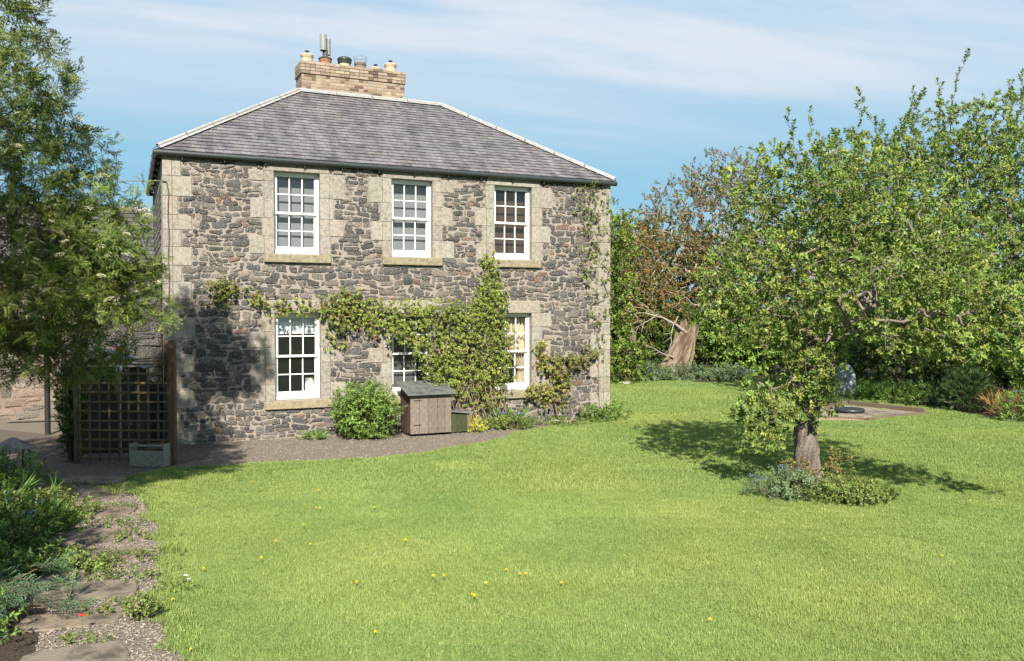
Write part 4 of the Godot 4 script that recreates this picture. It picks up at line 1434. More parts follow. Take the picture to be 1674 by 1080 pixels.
	mb.lathe(Vector3.ZERO, [[0.30, 0.0], [0.36, 0.04], [0.34, 0.10], [0.27, 0.10], [0.22, 0.04], [0.001, 0.035]], 24, C(0.03, 0.035, 0.04))
	var dish := part("rubber_tub", mb, M.iron)
	dish.position = G(8.35, 21.05, 0.02)
	tag(dish, "flat round black rubber tub lying in the sunken pit", "tub")
	# pale upright slab under the trees, and the white board end past the corner
	mb = MB.new()
	var rows := []
	var cols := []
	for i in 9:
		var t := i / 8.0
		var r := PackedVector3Array()
		var cc := PackedColorArray()
		var wd := 0.33 * sqrt(maxf(0.02, 1.0 - pow(t, 3.5)))
		for j in 12:
			var th := -TAU * j / 12
			r.append(Vector3(cos(th) * wd, t * 0.95, sin(th) * 0.10 * (1.0 - t * 0.6)))
			cc.append(C(0.29, 0.315, 0.32))
		rows.append(r); cols.append(cc)
	mb.sheet(rows, true, cols)
	var hs := part("upright_slab", mb, M.concrete)
	hs.position = G(10.0, 25.6)
	hs.rotation.y = -0.3
	tag(hs, "pale blue-grey rounded slab standing upright in the shade under the trees", "stone")
	mb = MB.new()
	mb.cbox(Vector3(0, 0.05, 0), Vector3(0.34, 0.04, 0.2), 0.01, C(0.7, 0.74, 0.72))
	var wb := part("white_board", mb, M.paint)
	wb.position = G(3.85, 29.2)
	tag(wb, "flat white board lying on the grass just past the house corner", "board")

# ---------------------------------------------------------------- plants
# a branching skeleton: every target point is joined to the nearest twig already there
func grow(trunk: PackedVector3Array, targets: Array, seg: float, curl: float, droop: float) -> Dictionary:
	var pos := PackedVector3Array()
	var par := PackedInt32Array()
	var tip := PackedByteArray()
	for i in trunk.size():
		pos.append(trunk[i]); par.append(i - 1); tip.append(0)
	var top := trunk[trunk.size() - 1]
	var first := maxi(0, trunk.size() - 1 - int(trunk.size() * 0.35))
	targets.sort_custom(func(a, b): return a.distance_squared_to(top) < b.distance_squared_to(top))
	for t in targets:
		var best := 1e9
		var bi := first
		for i in range(first, pos.size()):
			var d: float = pos[i].distance_squared_to(t)
			if d < best:
				best = d
				bi = i
		var d0 := sqrt(best)
		if d0 < seg * 0.35: continue
		var n := maxi(1, int(ceil(d0 / seg)))
		var p: Vector3 = pos[bi]
		var dr: Vector3 = (p - pos[par[bi]]).normalized() if par[bi] >= 0 else Vector3.UP
		var ctl := p + dr * d0 * curl + Vector3(R(-1, 1), R(-0.6, 1), R(-1, 1)) * d0 * 0.16
		var prev := bi
		for k in n:
			var f := (k + 1.0) / n
			var q: Vector3 = p * (1 - f) * (1 - f) + ctl * 2 * f * (1 - f) + t * f * f
			q += Vector3(R(-1, 1), R(-1, 1), R(-1, 1)) * seg * 0.09 - Vector3.UP * droop * f * d0
			pos.append(q); par.append(prev); tip.append(1 if k == n - 1 else 0)
			prev = pos.size() - 1
	return {"pos": pos, "par": par, "tip": tip}

func shoot(g: Dictionary, from: Vector3, to: Vector3, n: int) -> void:      # a long upright shoot from the nearest twig
	var best := 1e9
	var bi := 0
	for i in g.pos.size():
		var d: float = g.pos[i].distance_squared_to(from)
		if d < best:
			best = d; bi = i
	var prev := bi
	var sway := Vector3(R(-0.16, 0.16), 0, R(-0.16, 0.16))
	var st: Vector3 = g.pos[bi]
	for k in n:
		var f := (k + 1.0) / n
		g.pos.append(st.lerp(to, f) + sway * sin(f * 2.6) + Vector3(R(-1, 1), 0, R(-1, 1)) * 0.03)
		g.par.append(prev)
		g.tip.append(2)
		prev = g.pos.size() - 1

func radii(g: Dictionary, tip_r: float, ex: float) -> PackedFloat32Array:
	var n: int = g.pos.size()
	var acc := PackedFloat32Array()
	acc.resize(n)
	for i in range(n - 1, -1, -1):
		if acc[i] == 0.0: acc[i] = pow(tip_r, ex)
		if g.par[i] >= 0: acc[g.par[i]] += acc[i]
	var r := PackedFloat32Array()
	for i in n: r.append(pow(acc[i], 1.0 / ex))
	return r

func wood_of(g: Dictionary, r: PackedFloat32Array, col: Color, from: int, cap: float) -> MB:
	var mb := MB.new()
	for i in range(from, g.pos.size()):
		var p: int = g.par[i]
		if p < 0: continue
		var rp := minf(r[p], minf(r[i] * 1.35, cap))
		var ri := minf(r[i], cap)
		var s := 3 if ri < 0.008 else (4 if ri < 0.02 else (6 if ri < 0.06 else 9))
		mb.tube(g.pos[p], g.pos[i], rp, ri, s, col)
	return mb

func trunk_skin(mb: MB, line: PackedVector3Array, rs: Array, sides: int, amp: float, twist: float, col: Color, col2: Color) -> void:
	var rows := []
	var cols := []
	var n := 22
	for i in n + 1:
		var f := float(i) / n * (line.size() - 1)
		var k := mini(int(f), line.size() - 2)
		var p := line[k].lerp(line[k + 1], f - k)
		var rad: float = lerpf(rs[k], rs[k + 1], f - k)
		var r := PackedVector3Array()
		var cc := PackedColorArray()
		for j in sides:
			var th := -TAU * j / sides
			var tw := th + twist * p.y
			var w := wob.get_noise_3d(cos(tw) * 3.2, p.y * 0.8, sin(tw) * 3.2)
			var w2 := wob.get_noise_3d(cos(tw) * 9.0, p.y * 3.0, sin(tw) * 9.0 + 20.0)
			var q: float = rad * (1.0 + amp * w * 1.6 + amp * 0.7 * w2)
			r.append(p + Vector3(cos(th) * q, 0, sin(th) * q))
			cc.append(vary(col.lerp(col2, clampf(0.5 + w2 * 1.4, 0, 1)), 0.08))
		rows.append(r); cols.append(cc)
	mb.sheet(rows, true, cols)

func targets_in(blobs: Array, shell: float) -> Array:
	var out := []
	for b in blobs:
		for k in b[2]:
			var d := rdir() * pow(R(0, 1), shell)
			out.append(b[0] + Vector3(d.x * b[1].x, d.y * b[1].y, d.z * b[1].z))
	return out

func foliage(g: Dictionary, r: PackedFloat32Array, max_r: float, chance: float, up: float, size: float, tint: float, tones: Array, out := Vector3.ZERO) -> MM:
	var mm := MM.new()
	for i in range(1, g.pos.size()):
		if r[i] > max_r or g.par[i] < 0: continue
		var n := 0
		n = int(chance) + (1 if R(0, 1) < fmod(chance, 1.0) else 0)
		if g.tip[i] == 1: n += 1
		if g.tip[i] == 2: n = 1
		var p: Vector3 = g.pos[i]
		var d: Vector3 = (p - g.pos[g.par[i]]).normalized()
		for k in n:
			var o := (d * 0.7 + rdir() * (0.75 if g.tip[i] != 2 else 0.2) + Vector3.UP * up + out).normalized()
			var s := size * R(0.75, 1.25) * (1.05 if g.tip[i] == 2 else 1.0)
			var nz := tint_noise.get_noise_3d(p.x * 2.2, p.y * 2.2, p.z * 2.2)
			var t: Color = tones[rng.randi() % tones.size()]
			var v := clampf(1.0 + nz * tint + R(-0.14, 0.14), 0.45, 1.6)
			mm.add(Transform3D(along(o, R(0, TAU)).scaled(Vector3.ONE * s), p + rdir() * (0.03 + 0.05 * (n - 1))), Color(t.r * v, t.g * v, t.b * v))
	return mm

func make_tree(called: String, label: String, base: Vector3, trunk: Array, tr: Array, blobs: Array, sprig: ArrayMesh, o: Dictionary, group := "") -> Node3D:
	var T := thing(called, label, o.get("cat", "tree"), base, 0.0, group)
	var line := PackedVector3Array(trunk)
	var dense := PackedVector3Array()
	for i in line.size() - 1:
		for k in 3: dense.append(line[i].lerp(line[i + 1], k / 3.0))
	dense.append(line[line.size() - 1])
	var g := grow(dense, targets_in(blobs, o.get("shell", 0.45)), o.get("seg", 0.22), o.get("curl", 0.35), o.get("droop", 0.0))
	for s in o.get("shoots", []): shoot(g, s[0], s[1], 11)
	var r := radii(g, o.get("tip", 0.0035), o.get("ex", 2.3))
	var cap: float = tr[tr.size() - 1]
	part("branches", wood_of(g, r, o.get("twig", C(0.15, 0.12, 0.09)), dense.size(), cap), M.twig, T)
	var mb := MB.new()
	trunk_skin(mb, line, tr, 28, o.get("gnarl", 0.12), o.get("twist", 0.6), o.get("bark", C(0.17, 0.135, 0.11)), o.get("bark2", C(0.26, 0.21, 0.18)))
	part("trunk", mb, M.bark, T)
	many("foliage", sprig, foliage(g, r, o.get("leaf_r", 0.011), o.get("chance", 0.55), o.get("up", 0.3), o.get("size", 1.0), o.get("tint", 0.5), o.get("tones", [Color.WHITE])), o.get("mat", M.leaf), T)
	if o.has("flowers"):
		var fm := MM.new()
		for i in range(1, g.pos.size()):
			if g.tip[i] != 1 or R(0, 1) > o.flowers: continue
			var p: Vector3 = g.pos[i]
			fm.add(Transform3D(along((Vector3.UP + rdir() * 0.5).normalized(), R(0, TAU)).scaled(Vector3.ONE * R(0.8, 1.5)), p + Vector3.UP * 0.09 + Vector3(0, 0, 0.05)), Color.WHITE * R(0.85, 1.05))
		many("blossom", SP.corymb, fm, M.petal, T)
	return T

func trees() -> void:
	var warm := [Color(1, 1, 1), Color(1.15, 1.05, 0.9), Color(0.9, 1.0, 0.95)]
	make_tree("apple_tree", "gnarled apple tree in fresh leaf standing alone on the lawn", G(4.34, 12.5), [Vector3(0.02, -0.05, 0), Vector3(0.0, 0.25, 0), Vector3(-0.02, 0.7, 0), Vector3(0.0, 1.2, 0), Vector3(0.0, 1.75, 0), Vector3(-0.06, 2.3, 0)], [0.22, 0.175, 0.16, 0.158, 0.158, 0.12],
		[[Vector3(0.2, 3.2, -0.2), Vector3(1.8, 1.25, 1.5), 560], [Vector3(-0.75, 2.75, 0.3), Vector3(1.0, 0.9, 1.0), 260], [Vector3(1.15, 2.6, 1.4), Vector3(1.05, 0.8, 1.0), 300], [Vector3(0.2, 4.3, 0.0), Vector3(1.4, 0.8, 1.2), 300], [Vector3(-0.75, 1.05, 0.3), Vector3(0.5, 0.55, 0.4), 110], [Vector3(0.0, 1.7, 0.15), Vector3(0.42, 0.85, 0.42), 230], [Vector3(1.5, 3.4, 0.2), Vector3(1.05, 1.1, 1.2), 220], [Vector3(1.7, 2.25, 2.0), Vector3(0.9, 0.5, 0.8), 200], [Vector3(2.3, 1.8, 2.5), Vector3(0.4, 0.25, 0.4), 40]],
		SP.apple, {"gnarl": 0.2, "twist": 1.6, "tones": warm, "chance": 1.2, "leaf_r": 0.013, "twig": C(0.19, 0.155, 0.13), "size": 0.95, "bark": C(0.15, 0.12, 0.10), "bark2": C(0.31, 0.26, 0.215), "tip": 0.0038, "shoots": [[Vector3(-0.5, 4.0, 0), Vector3(-0.75, 4.85, 0)], [Vector3(0.0, 4.4, 0), Vector3(-0.1, 5.4, 0.1)], [Vector3(0.6, 4.6, 0), Vector3(0.75, 5.65, 0)], [Vector3(1.1, 4.5, 0.2), Vector3(1.5, 5.5, 0.2)], [Vector3(1.5, 4.2, 0.2), Vector3(2.1, 5.0, 0.2)], [Vector3(-0.9, 3.6, 0), Vector3(-1.3, 4.5, 0)], [Vector3(-0.2, 4.4, 0.3), Vector3(-0.45, 5.3, 0.3)]]})
	make_tree("apple_tree", "second leafy apple tree behind the sand pit at the right edge", G(13.3, 21.6), [Vector3(0, -0.05, 0), Vector3(0, 0.5, 0), Vector3(-0.2, 1.1, 0), Vector3(-0.5, 1.8, 0)], [0.3, 0.24, 0.2, 0.17],
		[[Vector3(-2.5, 4.6, 0.3), Vector3(3.4, 2.4, 2.0), 900], [Vector3(-4.2, 3.2, 0.5), Vector3(1.7, 1.6, 1.4), 330], [Vector3(-0.5, 3.0, 0.8), Vector3(2.2, 1.9, 1.5), 420], [Vector3(-1.4, 6.6, 0.2), Vector3(2.4, 1.3, 1.5), 420], [Vector3(-4.3, 6.0, 0.2), Vector3(1.6, 1.2, 1.2), 280], [Vector3(1.4, 5.0, 0.2), Vector3(2.0, 2.4, 1.5), 260]],
		SP.apple, {"tones": warm, "chance": 1.0, "seg": 0.3, "size": 1.35, "leaf_r": 0.017, "tip": 0.0055, "twig": C(0.18, 0.15, 0.13), "shoots": [[Vector3(-3.0, 6.6, 0), Vector3(-3.2, 8.0, 0)], [Vector3(-2.2, 7.0, 0), Vector3(-1.8, 8.9, 0)], [Vector3(-2.5, 6.8, 0), Vector3(-2.5, 8.2, 0)], [Vector3(-1.4, 7.0, 0.2), Vector3(-0.9, 8.2, 0.2)], [Vector3(-4.2, 6.0, 0.2), Vector3(-4.5, 7.4, 0.2)], [Vector3(-0.8, 7, 0.2), Vector3(-0.6, 8.4, 0)], [Vector3(-3.6, 6.4, 0), Vector3(-3.0, 7.9, 0.2)]]})
	var ro := {"chance": 1.35, "seg": 0.22, "size": 0.8, "flowers": 0.6, "bark": C(0.10, 0.09, 0.08), "bark2": C(0.14, 0.13, 0.12), "twig": C(0.07, 0.06, 0.05), "up": 0.15, "tip": 0.003, "tones": [Color(1, 1, 1), Color(1.15, 1.05, 0.9), Color(0.85, 0.95, 0.9)]}
	make_tree("rowan_tree", "feathery leaved tree with cream blossom at the left edge", G(-8.3, 10.2), [Vector3(0, -0.05, 0), Vector3(0.1, 0.8, 0), Vector3(0.1, 1.6, 0), Vector3(0.3, 2.4, 0)], [0.2, 0.15, 0.13, 0.11],
		[[Vector3(1.0, 4.0, 0.2), Vector3(2.2, 1.9, 1.5), 700], [Vector3(2.5, 2.9, 0.2), Vector3(1.4, 0.75, 1.0), 260], [Vector3(1.5, 2.5, 0.3), Vector3(1.9, 0.8, 1.1), 330], [Vector3(2.9, 4.0, 0.0), Vector3(1.0, 1.0, 0.8), 170], [Vector3(1.3, 2.15, 0.5), Vector3(1.6, 0.5, 0.8), 160], [Vector3(3.7, 2.7, -0.1), Vector3(0.55, 0.4, 0.4), 40], [Vector3(1.6, 5.2, 0), Vector3(1.6, 0.9, 1.0), 280], [Vector3(2.3, 2.0, -1.2), Vector3(0.9, 0.55, 0.6), 90], [Vector3(3.4, 3.15, 0), Vector3(0.75, 0.75, 0.6), 150]],
		SP.rowan, ro)
	make_tree("rowan_tree", "tall overhanging tree whose twigs enter the top left corner", G(-7.6, 6.6), [Vector3(0, -0.05, 0), Vector3(0, 1.5, 0), Vector3(0.1, 3.2, 0), Vector3(0.2, 5.2, 0)], [0.26, 0.2, 0.17, 0.12],
		[[Vector3(1.3, 6.6, 1.8), Vector3(1.9, 1.3, 1.6), 620], [Vector3(2.4, 7.1, -3.0), Vector3(1.1, 0.8, 0.8), 300], [Vector3(2.5, 5.6, -2.0), Vector3(0.55, 0.7, 0.5), 36]],
		SP.rowan, ro)
	make_tree("garden_tree", "leafy tree left of the camera that shades the near border", G(-5.9, 3.2), [Vector3(0, -0.05, 0), Vector3(0, 0.8, 0), Vector3(0.1, 1.6, 0)], [0.14, 0.11, 0.09],
		[[Vector3(0.5, 3.3, 0.0), Vector3(1.6, 1.3, 1.6), 520], [Vector3(0.6, 2.0, 0.2), Vector3(1.3, 0.8, 0.9), 150], [Vector3(0.5, 4.4, 0.2), Vector3(1.4, 0.9, 1.3), 220]], SP.broad, {"chance": 1.0, "seg": 0.28, "tip": 0.004, "leaf_r": 0.014})
	# far trees to the right of the house
	make_tree("bronze_tree", "open crowned tree with bronze young leaves behind the hollow trunk", G(8.9, 36.5), [Vector3(0, -0.05, 0), Vector3(0, 1.5, 0), Vector3(0.1, 3.0, 0), Vector3(0.1, 4.6, 0)], [0.3, 0.22, 0.17, 0.12],
		[[Vector3(-0.6, 5.4, 0), Vector3(3.8, 3.0, 2.2), 900], [Vector3(-2.4, 3.6, 0.8), Vector3(2.6, 2.4, 1.5), 560], [Vector3(0.3, 7.8, 0), Vector3(2.2, 1.5, 1.4), 260], [Vector3(1.5, 4.0, 0.5), Vector3(2.4, 2.5, 1.5), 330], [Vector3(-3.6, 2.8, 2.5), Vector3(1.6, 2.0, 1.0), 260], [Vector3(-4.0, 3.6, 2.0), Vector3(1.6, 2.1, 1.0), 330], [Vector3(-3.6, 5.6, 0.5), Vector3(1.5, 1.1, 0.8), 160]],
		SP.bronze, {"chance": 1.35, "seg": 0.42, "size": 1.4, "leaf_r": 0.022, "tip": 0.0075, "bark": C(0.28, 0.25, 0.2), "bark2": C(0.34, 0.3, 0.25), "twig": C(0.27, 0.23, 0.18), "tint": 0.6, "tones": [Color(1, 1, 1), Color(1.15, 0.9, 0.8), Color(0.8, 1.15, 0.9)], "up": 0.4})
	make_tree("elder_bush", "bright green bush rising just behind the right corner of the house", G(4.2, 30.0), [Vector3(0, -0.05, 0), Vector3(0, 0.8, 0), Vector3(0.1, 1.8, 0)], [0.14, 0.1, 0.08],
		[[Vector3(-0.4, 3.2, 0), Vector3(0.6, 2.9, 1.0), 240], [Vector3(-0.6, 4.9, 0), Vector3(0.6, 1.3, 1.0), 120], [Vector3(-0.3, 0.8, 0.6), Vector3(0.85, 0.9, 0.6), 200]],
		SP.broad, {"cat": "bush", "chance": 1.0, "seg": 0.4, "size": 1.0, "leaf_r": 0.02, "tip": 0.006, "mat": M.shrub, "tones": [Color(1.0, 0.95, 0.9), Color(1.2, 1.0, 0.9), Color(0.75, 0.75, 0.75)]})
	var k := 0
	for q in [[6.3, 34.2, 2.2, 2.6, "low dark green bush left of the hollow tree trunk"], [9.0, 33.8, 2.4, 2.4, "dark green bush right of the hollow tree trunk"], [12.2, 32.5, 2.6, 3.4, "broad green bush deep behind the lone apple tree"], [3.6, 34.5, 2.0, 3.4, "dark bush in the gap beside the house corner"], [12.6, 28.0, 2.4, 3.0, "shaded bush behind the pale upright slab"], [15.6, 25.4, 2.4, 2.8, "green bush behind the brown dead bracken"], [18.6, 24.5, 3.0, 4.2, "tall bush at the far right behind the second apple tree"], [15.2, 29.5, 3.0, 4.0, "tall shady bush between the two apple trees"], [19.5, 29.5, 3.2, 5.0, "large dark bush beyond the second apple tree"]]:
		make_tree("background_bush", q[4], G(q[0], q[1]), [Vector3(0, -0.05, 0), Vector3(0, 0.4, 0), Vector3(0.05, 0.8, 0)], [0.1, 0.07, 0.05],
			[[Vector3(0, q[3] * 0.5, 0), Vector3(q[2], q[3] * 0.62, 1.4), 620]],
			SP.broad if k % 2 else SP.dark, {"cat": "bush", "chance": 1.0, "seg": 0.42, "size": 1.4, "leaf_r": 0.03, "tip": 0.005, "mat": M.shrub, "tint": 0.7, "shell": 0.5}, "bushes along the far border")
		k += 1
	make_tree("far_tree", "tall mid green tree filling the gap behind both apple trees", G(16.0, 38.0), [Vector3(0, -0.05, 0), Vector3(0, 2, 0), Vector3(0, 4, 0)], [0.3, 0.24, 0.2],
		[[Vector3(0, 4.0, 0), Vector3(5.0, 3.8, 2.5), 900]], SP.broad, {"chance": 1.0, "seg": 0.55, "size": 1.9, "leaf_r": 0.04, "tip": 0.007, "mat": M.shrub})
	make_tree("far_tree", "dense dark tree behind the bronze leaved tree", G(7.0, 41.0), [Vector3(0, -0.05, 0), Vector3(0, 2, 0), Vector3(0, 3, 0)], [0.3, 0.24, 0.2],
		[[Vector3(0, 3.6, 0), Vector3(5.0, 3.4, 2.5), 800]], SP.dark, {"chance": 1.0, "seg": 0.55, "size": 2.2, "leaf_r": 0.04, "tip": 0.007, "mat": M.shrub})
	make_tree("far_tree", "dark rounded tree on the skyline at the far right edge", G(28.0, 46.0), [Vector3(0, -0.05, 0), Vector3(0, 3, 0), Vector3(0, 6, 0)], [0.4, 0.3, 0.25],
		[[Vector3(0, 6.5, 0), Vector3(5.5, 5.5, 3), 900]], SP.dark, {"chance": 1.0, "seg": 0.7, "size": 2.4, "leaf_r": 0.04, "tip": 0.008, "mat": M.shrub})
	hollow_trunk()

func hollow_trunk() -> void:
	var T := thing("hollow_trunk", "pale hollow split tree trunk with bare dead branches at the lawn's end", "tree trunk", G(6.35, 32.3))
	var mb := MB.new()
	var rows := []
	var cols := []
	for i in 25:
		var t := i / 24.0
		var r := PackedVector3Array()
		var cc := PackedColorArray()
		for j in 44:
			var th := -TAU * j / 44
			var w := wob.get_noise_2d(cos(th) * 3.0 + 7.0, sin(th) * 3.0 + t * 0.6)
			var w2 := wob.get_noise_3d(cos(th) * 8.0, t * 3.0, sin(th) * 8.0)
			var rad := (0.28 + 0.34 * pow(1.0 - t, 1.2)) * (1.0 + 0.42 * w + 0.4 * w2 + 0.07 * sin(th * 7.0 + t * 2.0))
			r.append(Vector3(cos(th) * rad + t * 0.72 - 0.3, t * (2.0 + 0.6 * w), sin(th) * rad * 0.8))
			cc.append(vary(C(0.13, 0.08, 0.05).lerp(C(0.34, 0.27, 0.195), clampf(0.5 + w2 * 1.6 + w * 0.9 + 0.35 * sin(th * 7.0 + t * 2.0), 0, 1)), 0.1))
		rows.append(r); cols.append(cc)
	mb.sheet(rows, true, cols)
	part("trunk", mb, M.bark, T)
	var limbs := [[Vector3(0.35, 1.5, 0.1), Vector3(-0.1, 2.25, 0.2), Vector3(-1.7, 2.45, 0.3), 0.075], [Vector3(-0.1, 2.3, 0.2), Vector3(-0.35, 2.0, 0.3), Vector3(-0.42, 1.1, 0.4), 0.035], [Vector3(-0.3, 0.75, 0.4), Vector3(-0.8, 0.9, 0.5), Vector3(-1.5, 1.35, 0.5), 0.035], [Vector3(-0.9, 2.35, 0.25), Vector3(-1.2, 2.1, 0.3), Vector3(-1.9, 1.8, 0.3), 0.025], [Vector3(-1.0, 2.4, 0.25), Vector3(-1.4, 2.8, 0.3), Vector3(-1.9, 2.95, 0.3), 0.02]]
	for l in limbs:
		mb = MB.new()
		var last: Vector3 = l[0]
		for k in range(1, 9):
			var f := k / 8.0
			var q: Vector3 = l[0] * (1 - f) * (1 - f) + l[1] * 2 * f * (1 - f) + l[2] * f * f + rdir() * 0.03
			mb.tube(last, q, l[3] * (1.08 - f * 0.8), l[3] * (1.0 - f * 0.8), 6, vary(C(0.26, 0.23, 0.19), 0.1))
			if k > 3:
				var tw := q + (q - last).normalized() * 0.25 + rdir() * 0.28
				mb.tube(q, tw, 0.012, 0.004, 4, C(0.3, 0.27, 0.23))
			last = q
		part("dead_branch", mb, M.twig, T)

# ---------------------------------------------------------------- climbers and shrubs by the wall
func wall_plants() -> void:
	var B := Basis(Vector3.UP, TURN)
	# creeper: wall coordinates, density per area
	var poly := PackedVector2Array([Vector2(2.95, 2.62), Vector2(3.05, 2.85), Vector2(3.4, 2.93), Vector2(3.9, 2.74), Vector2(4.4, 2.68), Vector2(5.2, 2.7), Vector2(6.05, 2.68), Vector2(6.35, 2.9), Vector2(6.5, 3.5), Vector2(6.72, 3.55), Vector2(6.85, 3.05), Vector2(6.92, 2.6), Vector2(7.02, 1.9), Vector2(7.05, 1.0), Vector2(6.95, 0.55), Vector2(6.4, 0.35), Vector2(5.9, 0.5), Vector2(5.3, 0.85), Vector2(5.02, 1.15), Vector2(4.95, 1.62), Vector2(4.75, 1.85), Vector2(4.35, 2.0), Vector2(4.0, 2.1), Vector2(3.5, 2.25), Vector2(3.15, 2.15)])
	var targets := []
	var made := 0
	while made < 1500:
		var p := Vector2(R(2.9, 7.1), R(0.2, 3.6))
		if not Geometry2D.is_point_in_polygon(p, poly): continue
		var thin := 0.45 if p.y < 1.1 else (0.62 if p.x < 3.5 else 1.0)
		made += 1
		if R(0, 1) > thin: continue
		var bulge := 0.32 + 0.22 * wob.get_noise_2d(p.x * 1.2, p.y * 1.2)
		targets.append(Vector3(p.x, p.y, 0.05 + bulge * sqrt(R(0.02, 1.0)) * (0.5 if p.x < 4.2 or p.y > 3.0 or p.y < 0.9 else 1.0)))
	var arm := [Vector2(3.0, 2.72), Vector2(2.6, 2.60), Vector2(2.2, 2.62), Vector2(1.93, 2.67), Vector2(1.6, 2.80), Vector2(1.3, 2.95), Vector2(1.05, 3.06), Vector2(0.85, 3.02)]
	for i in arm.size() - 1:
		for k in 16:
			var p: Vector2 = arm[i].lerp(arm[i + 1], R(0, 1)) + Vector2(R(-0.06, 0.06), R(-0.07, 0.06) if i > 2 else R(-0.14, 0.06))
			targets.append(Vector3(p.x, p.y, R(0.03, 0.12)))
	for k in 26: targets.append(Vector3(R(3.0, 3.5), R(1.75, 2.3), R(0.03, 0.10)))
	for k in 22: targets.append(Vector3(R(0.85, 1.2), R(2.6, 3.0), R(0.02, 0.06)))
	for k in 24: targets.append(Vector3(R(6.5, 6.8), R(3.3, 3.75), R(0.03, 0.14)))
	var V := thing("wall_creeper", "large green creeper spreading over the middle lower window and wall", "climber", P0, TURN)
	var g := grow(PackedVector3Array([Vector3(6.35, 0, 0.1), Vector3(6.3, 0.3, 0.08), Vector3(6.3, 0.7, 0.07), Vector3(6.35, 1.2, 0.07), Vector3(6.2, 1.7, 0.07)]), targets, 0.16, 0.3, 0.0)
	var r := radii(g, 0.0032, 2.5)
	part("stems", wood_of(g, r, C(0.26, 0.19, 0.13), 1, 0.035), M.twig, V)
	var bare := MB.new()
	for k in 46:
		var p := Vector3(R(5.6, 6.95), R(0.0, 0.25), R(0.06, 0.2))
		for j in 5:
			var q := p + Vector3(R(-0.14, 0.14), R(0.12, 0.32), R(-0.04, 0.05))
			q.z = clampf(q.z, 0.03, 0.3)
			bare.tube(p, q, 0.007, 0.006, 4, vary(C(0.30, 0.22, 0.15), 0.15))
			p = q
	part("bare_stems", bare, M.twig, V)
	var mm := foliage(g, r, 0.02, 1.7, 0.2, 0.68, 0.45, [Color(1.0, 1.05, 1), Color(1.1, 1.1, 0.9), Color(0.88, 0.98, 0.9)], Vector3(0, 0.2, 0.7))
	many("foliage", SP.vine, mm, M.leaf, V)
	var red := MM.new()
	for i in g.pos.size():
		var p: Vector3 = g.pos[i]
		if p.x < 3.7 and g.tip[i] == 1 and R(0, 1) < 0.55 and p.y > 2.1:
			red.add(Transform3D(along((Vector3(0, 0.3, 1) + rdir() * 0.8).normalized(), R(0, TAU)).scaled(Vector3.ONE * R(0.7, 1.1)), p + Vector3(0, 0, 0.03)), Color.WHITE)
	many("young_leaves", SP.red, red, M.leaf, V)
	# thin ivy at the right corner
	V = thing("corner_ivy", "thin straggling ivy under the eaves at the right corner", "climber", P0, TURN)
	targets = []
	for s in [[9.0, 4.6, 5.45, 0.26, 90], [9.3, 2.4, 5.2, 0.14, 80], [9.0, 3.2, 4.6, 0.12, 40], [9.6, 2.0, 5.4, 0.13, 60], [9.4, 1.2, 2.4, 0.10, 20]]:
		for k in s[4]:
			targets.append(Vector3(minf(s[0] + R(-s[3], s[3]), HW - 0.02), R(s[1], s[2]), R(0.02, 0.08)))
	g = grow(PackedVector3Array([Vector3(9.45, 0, 0.05), Vector3(9.42, 0.6, 0.03), Vector3(9.4, 1.2, 0.03)]), targets, 0.16, 0.3, 0.0)
	r = radii(g, 0.0025, 2.6)
	part("stems", wood_of(g, r, C(0.22, 0.18, 0.13), 1, 0.02), M.twig, V)
	many("foliage", SP.vine, foliage(g, r, 0.02, 0.45, 0.1, 0.62, 0.6, [Color(0.8, 0.95, 0.8), Color(0.7, 0.85, 0.7)]), M.leaf, V)
	# rose against the wall right of the last window
	V = thing("climbing_rose", "reddish young rose trained on the wall right of the last window", "climber", P0, TURN)
	targets = []
	for s in [[8.05, 1.35, 0.28, 0.22, 40], [7.75, 0.68, 0.25, 0.16, 46], [8.3, 1.0, 0.3, 0.25, 60], [8.75, 1.35, 0.3, 0.16, 46], [7.85, 1.65, 0.12, 0.25, 26], [9.1, 1.6, 0.15, 0.12, 16], [8.15, 0.6, 0.3, 0.3, 40]]:
		for k in s[4]: targets.append(Vector3(s[0] + R(-s[2], s[2]), s[1] + R(-s[3], s[3]), R(0.04, 0.28)))
	g = grow(PackedVector3Array([Vector3(8.3, 0, 0.2), Vector3(8.25, 0.2, 0.18), Vector3(8.2, 0.45, 0.14)]), targets, 0.14, 0.35, 0.0)
	r = radii(g, 0.003, 2.4)
	part("stems", wood_of(g, r, C(0.18, 0.13, 0.08), 1, 0.03), M.twig, V)
	many("foliage", SP.vine, foliage(g, r, 0.02, 0.6, 0.2, 0.7, 0.5, [Color(1.1, 1.1, 1), Color(1.2, 0.95, 0.9)], Vector3(0, 0.2, 0.6)), M.leaf, V)
	var rm := MM.new()
	for i in g.pos.size():
		if g.tip[i] == 1 and R(0, 1) < 0.3: rm.add(Transform3D(along(rdir(), R(0, TAU)).scaled(Vector3.ONE * R(0.6, 1.0)), g.pos[i]), Color.WHITE)
	many("young_leaves", SP.red, rm, M.leaf, V)
	# shrubs and border plants along the wall
	clump("round_shrub", "dense round bright green shrub left of the board cupboard", "shrub", P0 + B * Vector3(3.72, 0, 0.62), Vector3(0.66, 0.56, 0.55), 0.50, SP.shrub, 950, M.shrub, 0.85)
	clump("euphorbia", "low acid yellow-green spurge beside the low bin", "plant", P0 + B * Vector3(6.02, 0, 0.75), Vector3(0.26, 0.16, 0.2), 0.14, SP.euph, 130, M.leaf, 1.0)
	clump("border_plant", "pale green leafy plants at the foot of the creeper", "plant", P0 + B * Vector3(6.85, 0, 0.65), Vector3(0.62, 0.15, 0.3), 0.10, SP.herb, 240, M.leaf, 1.3)
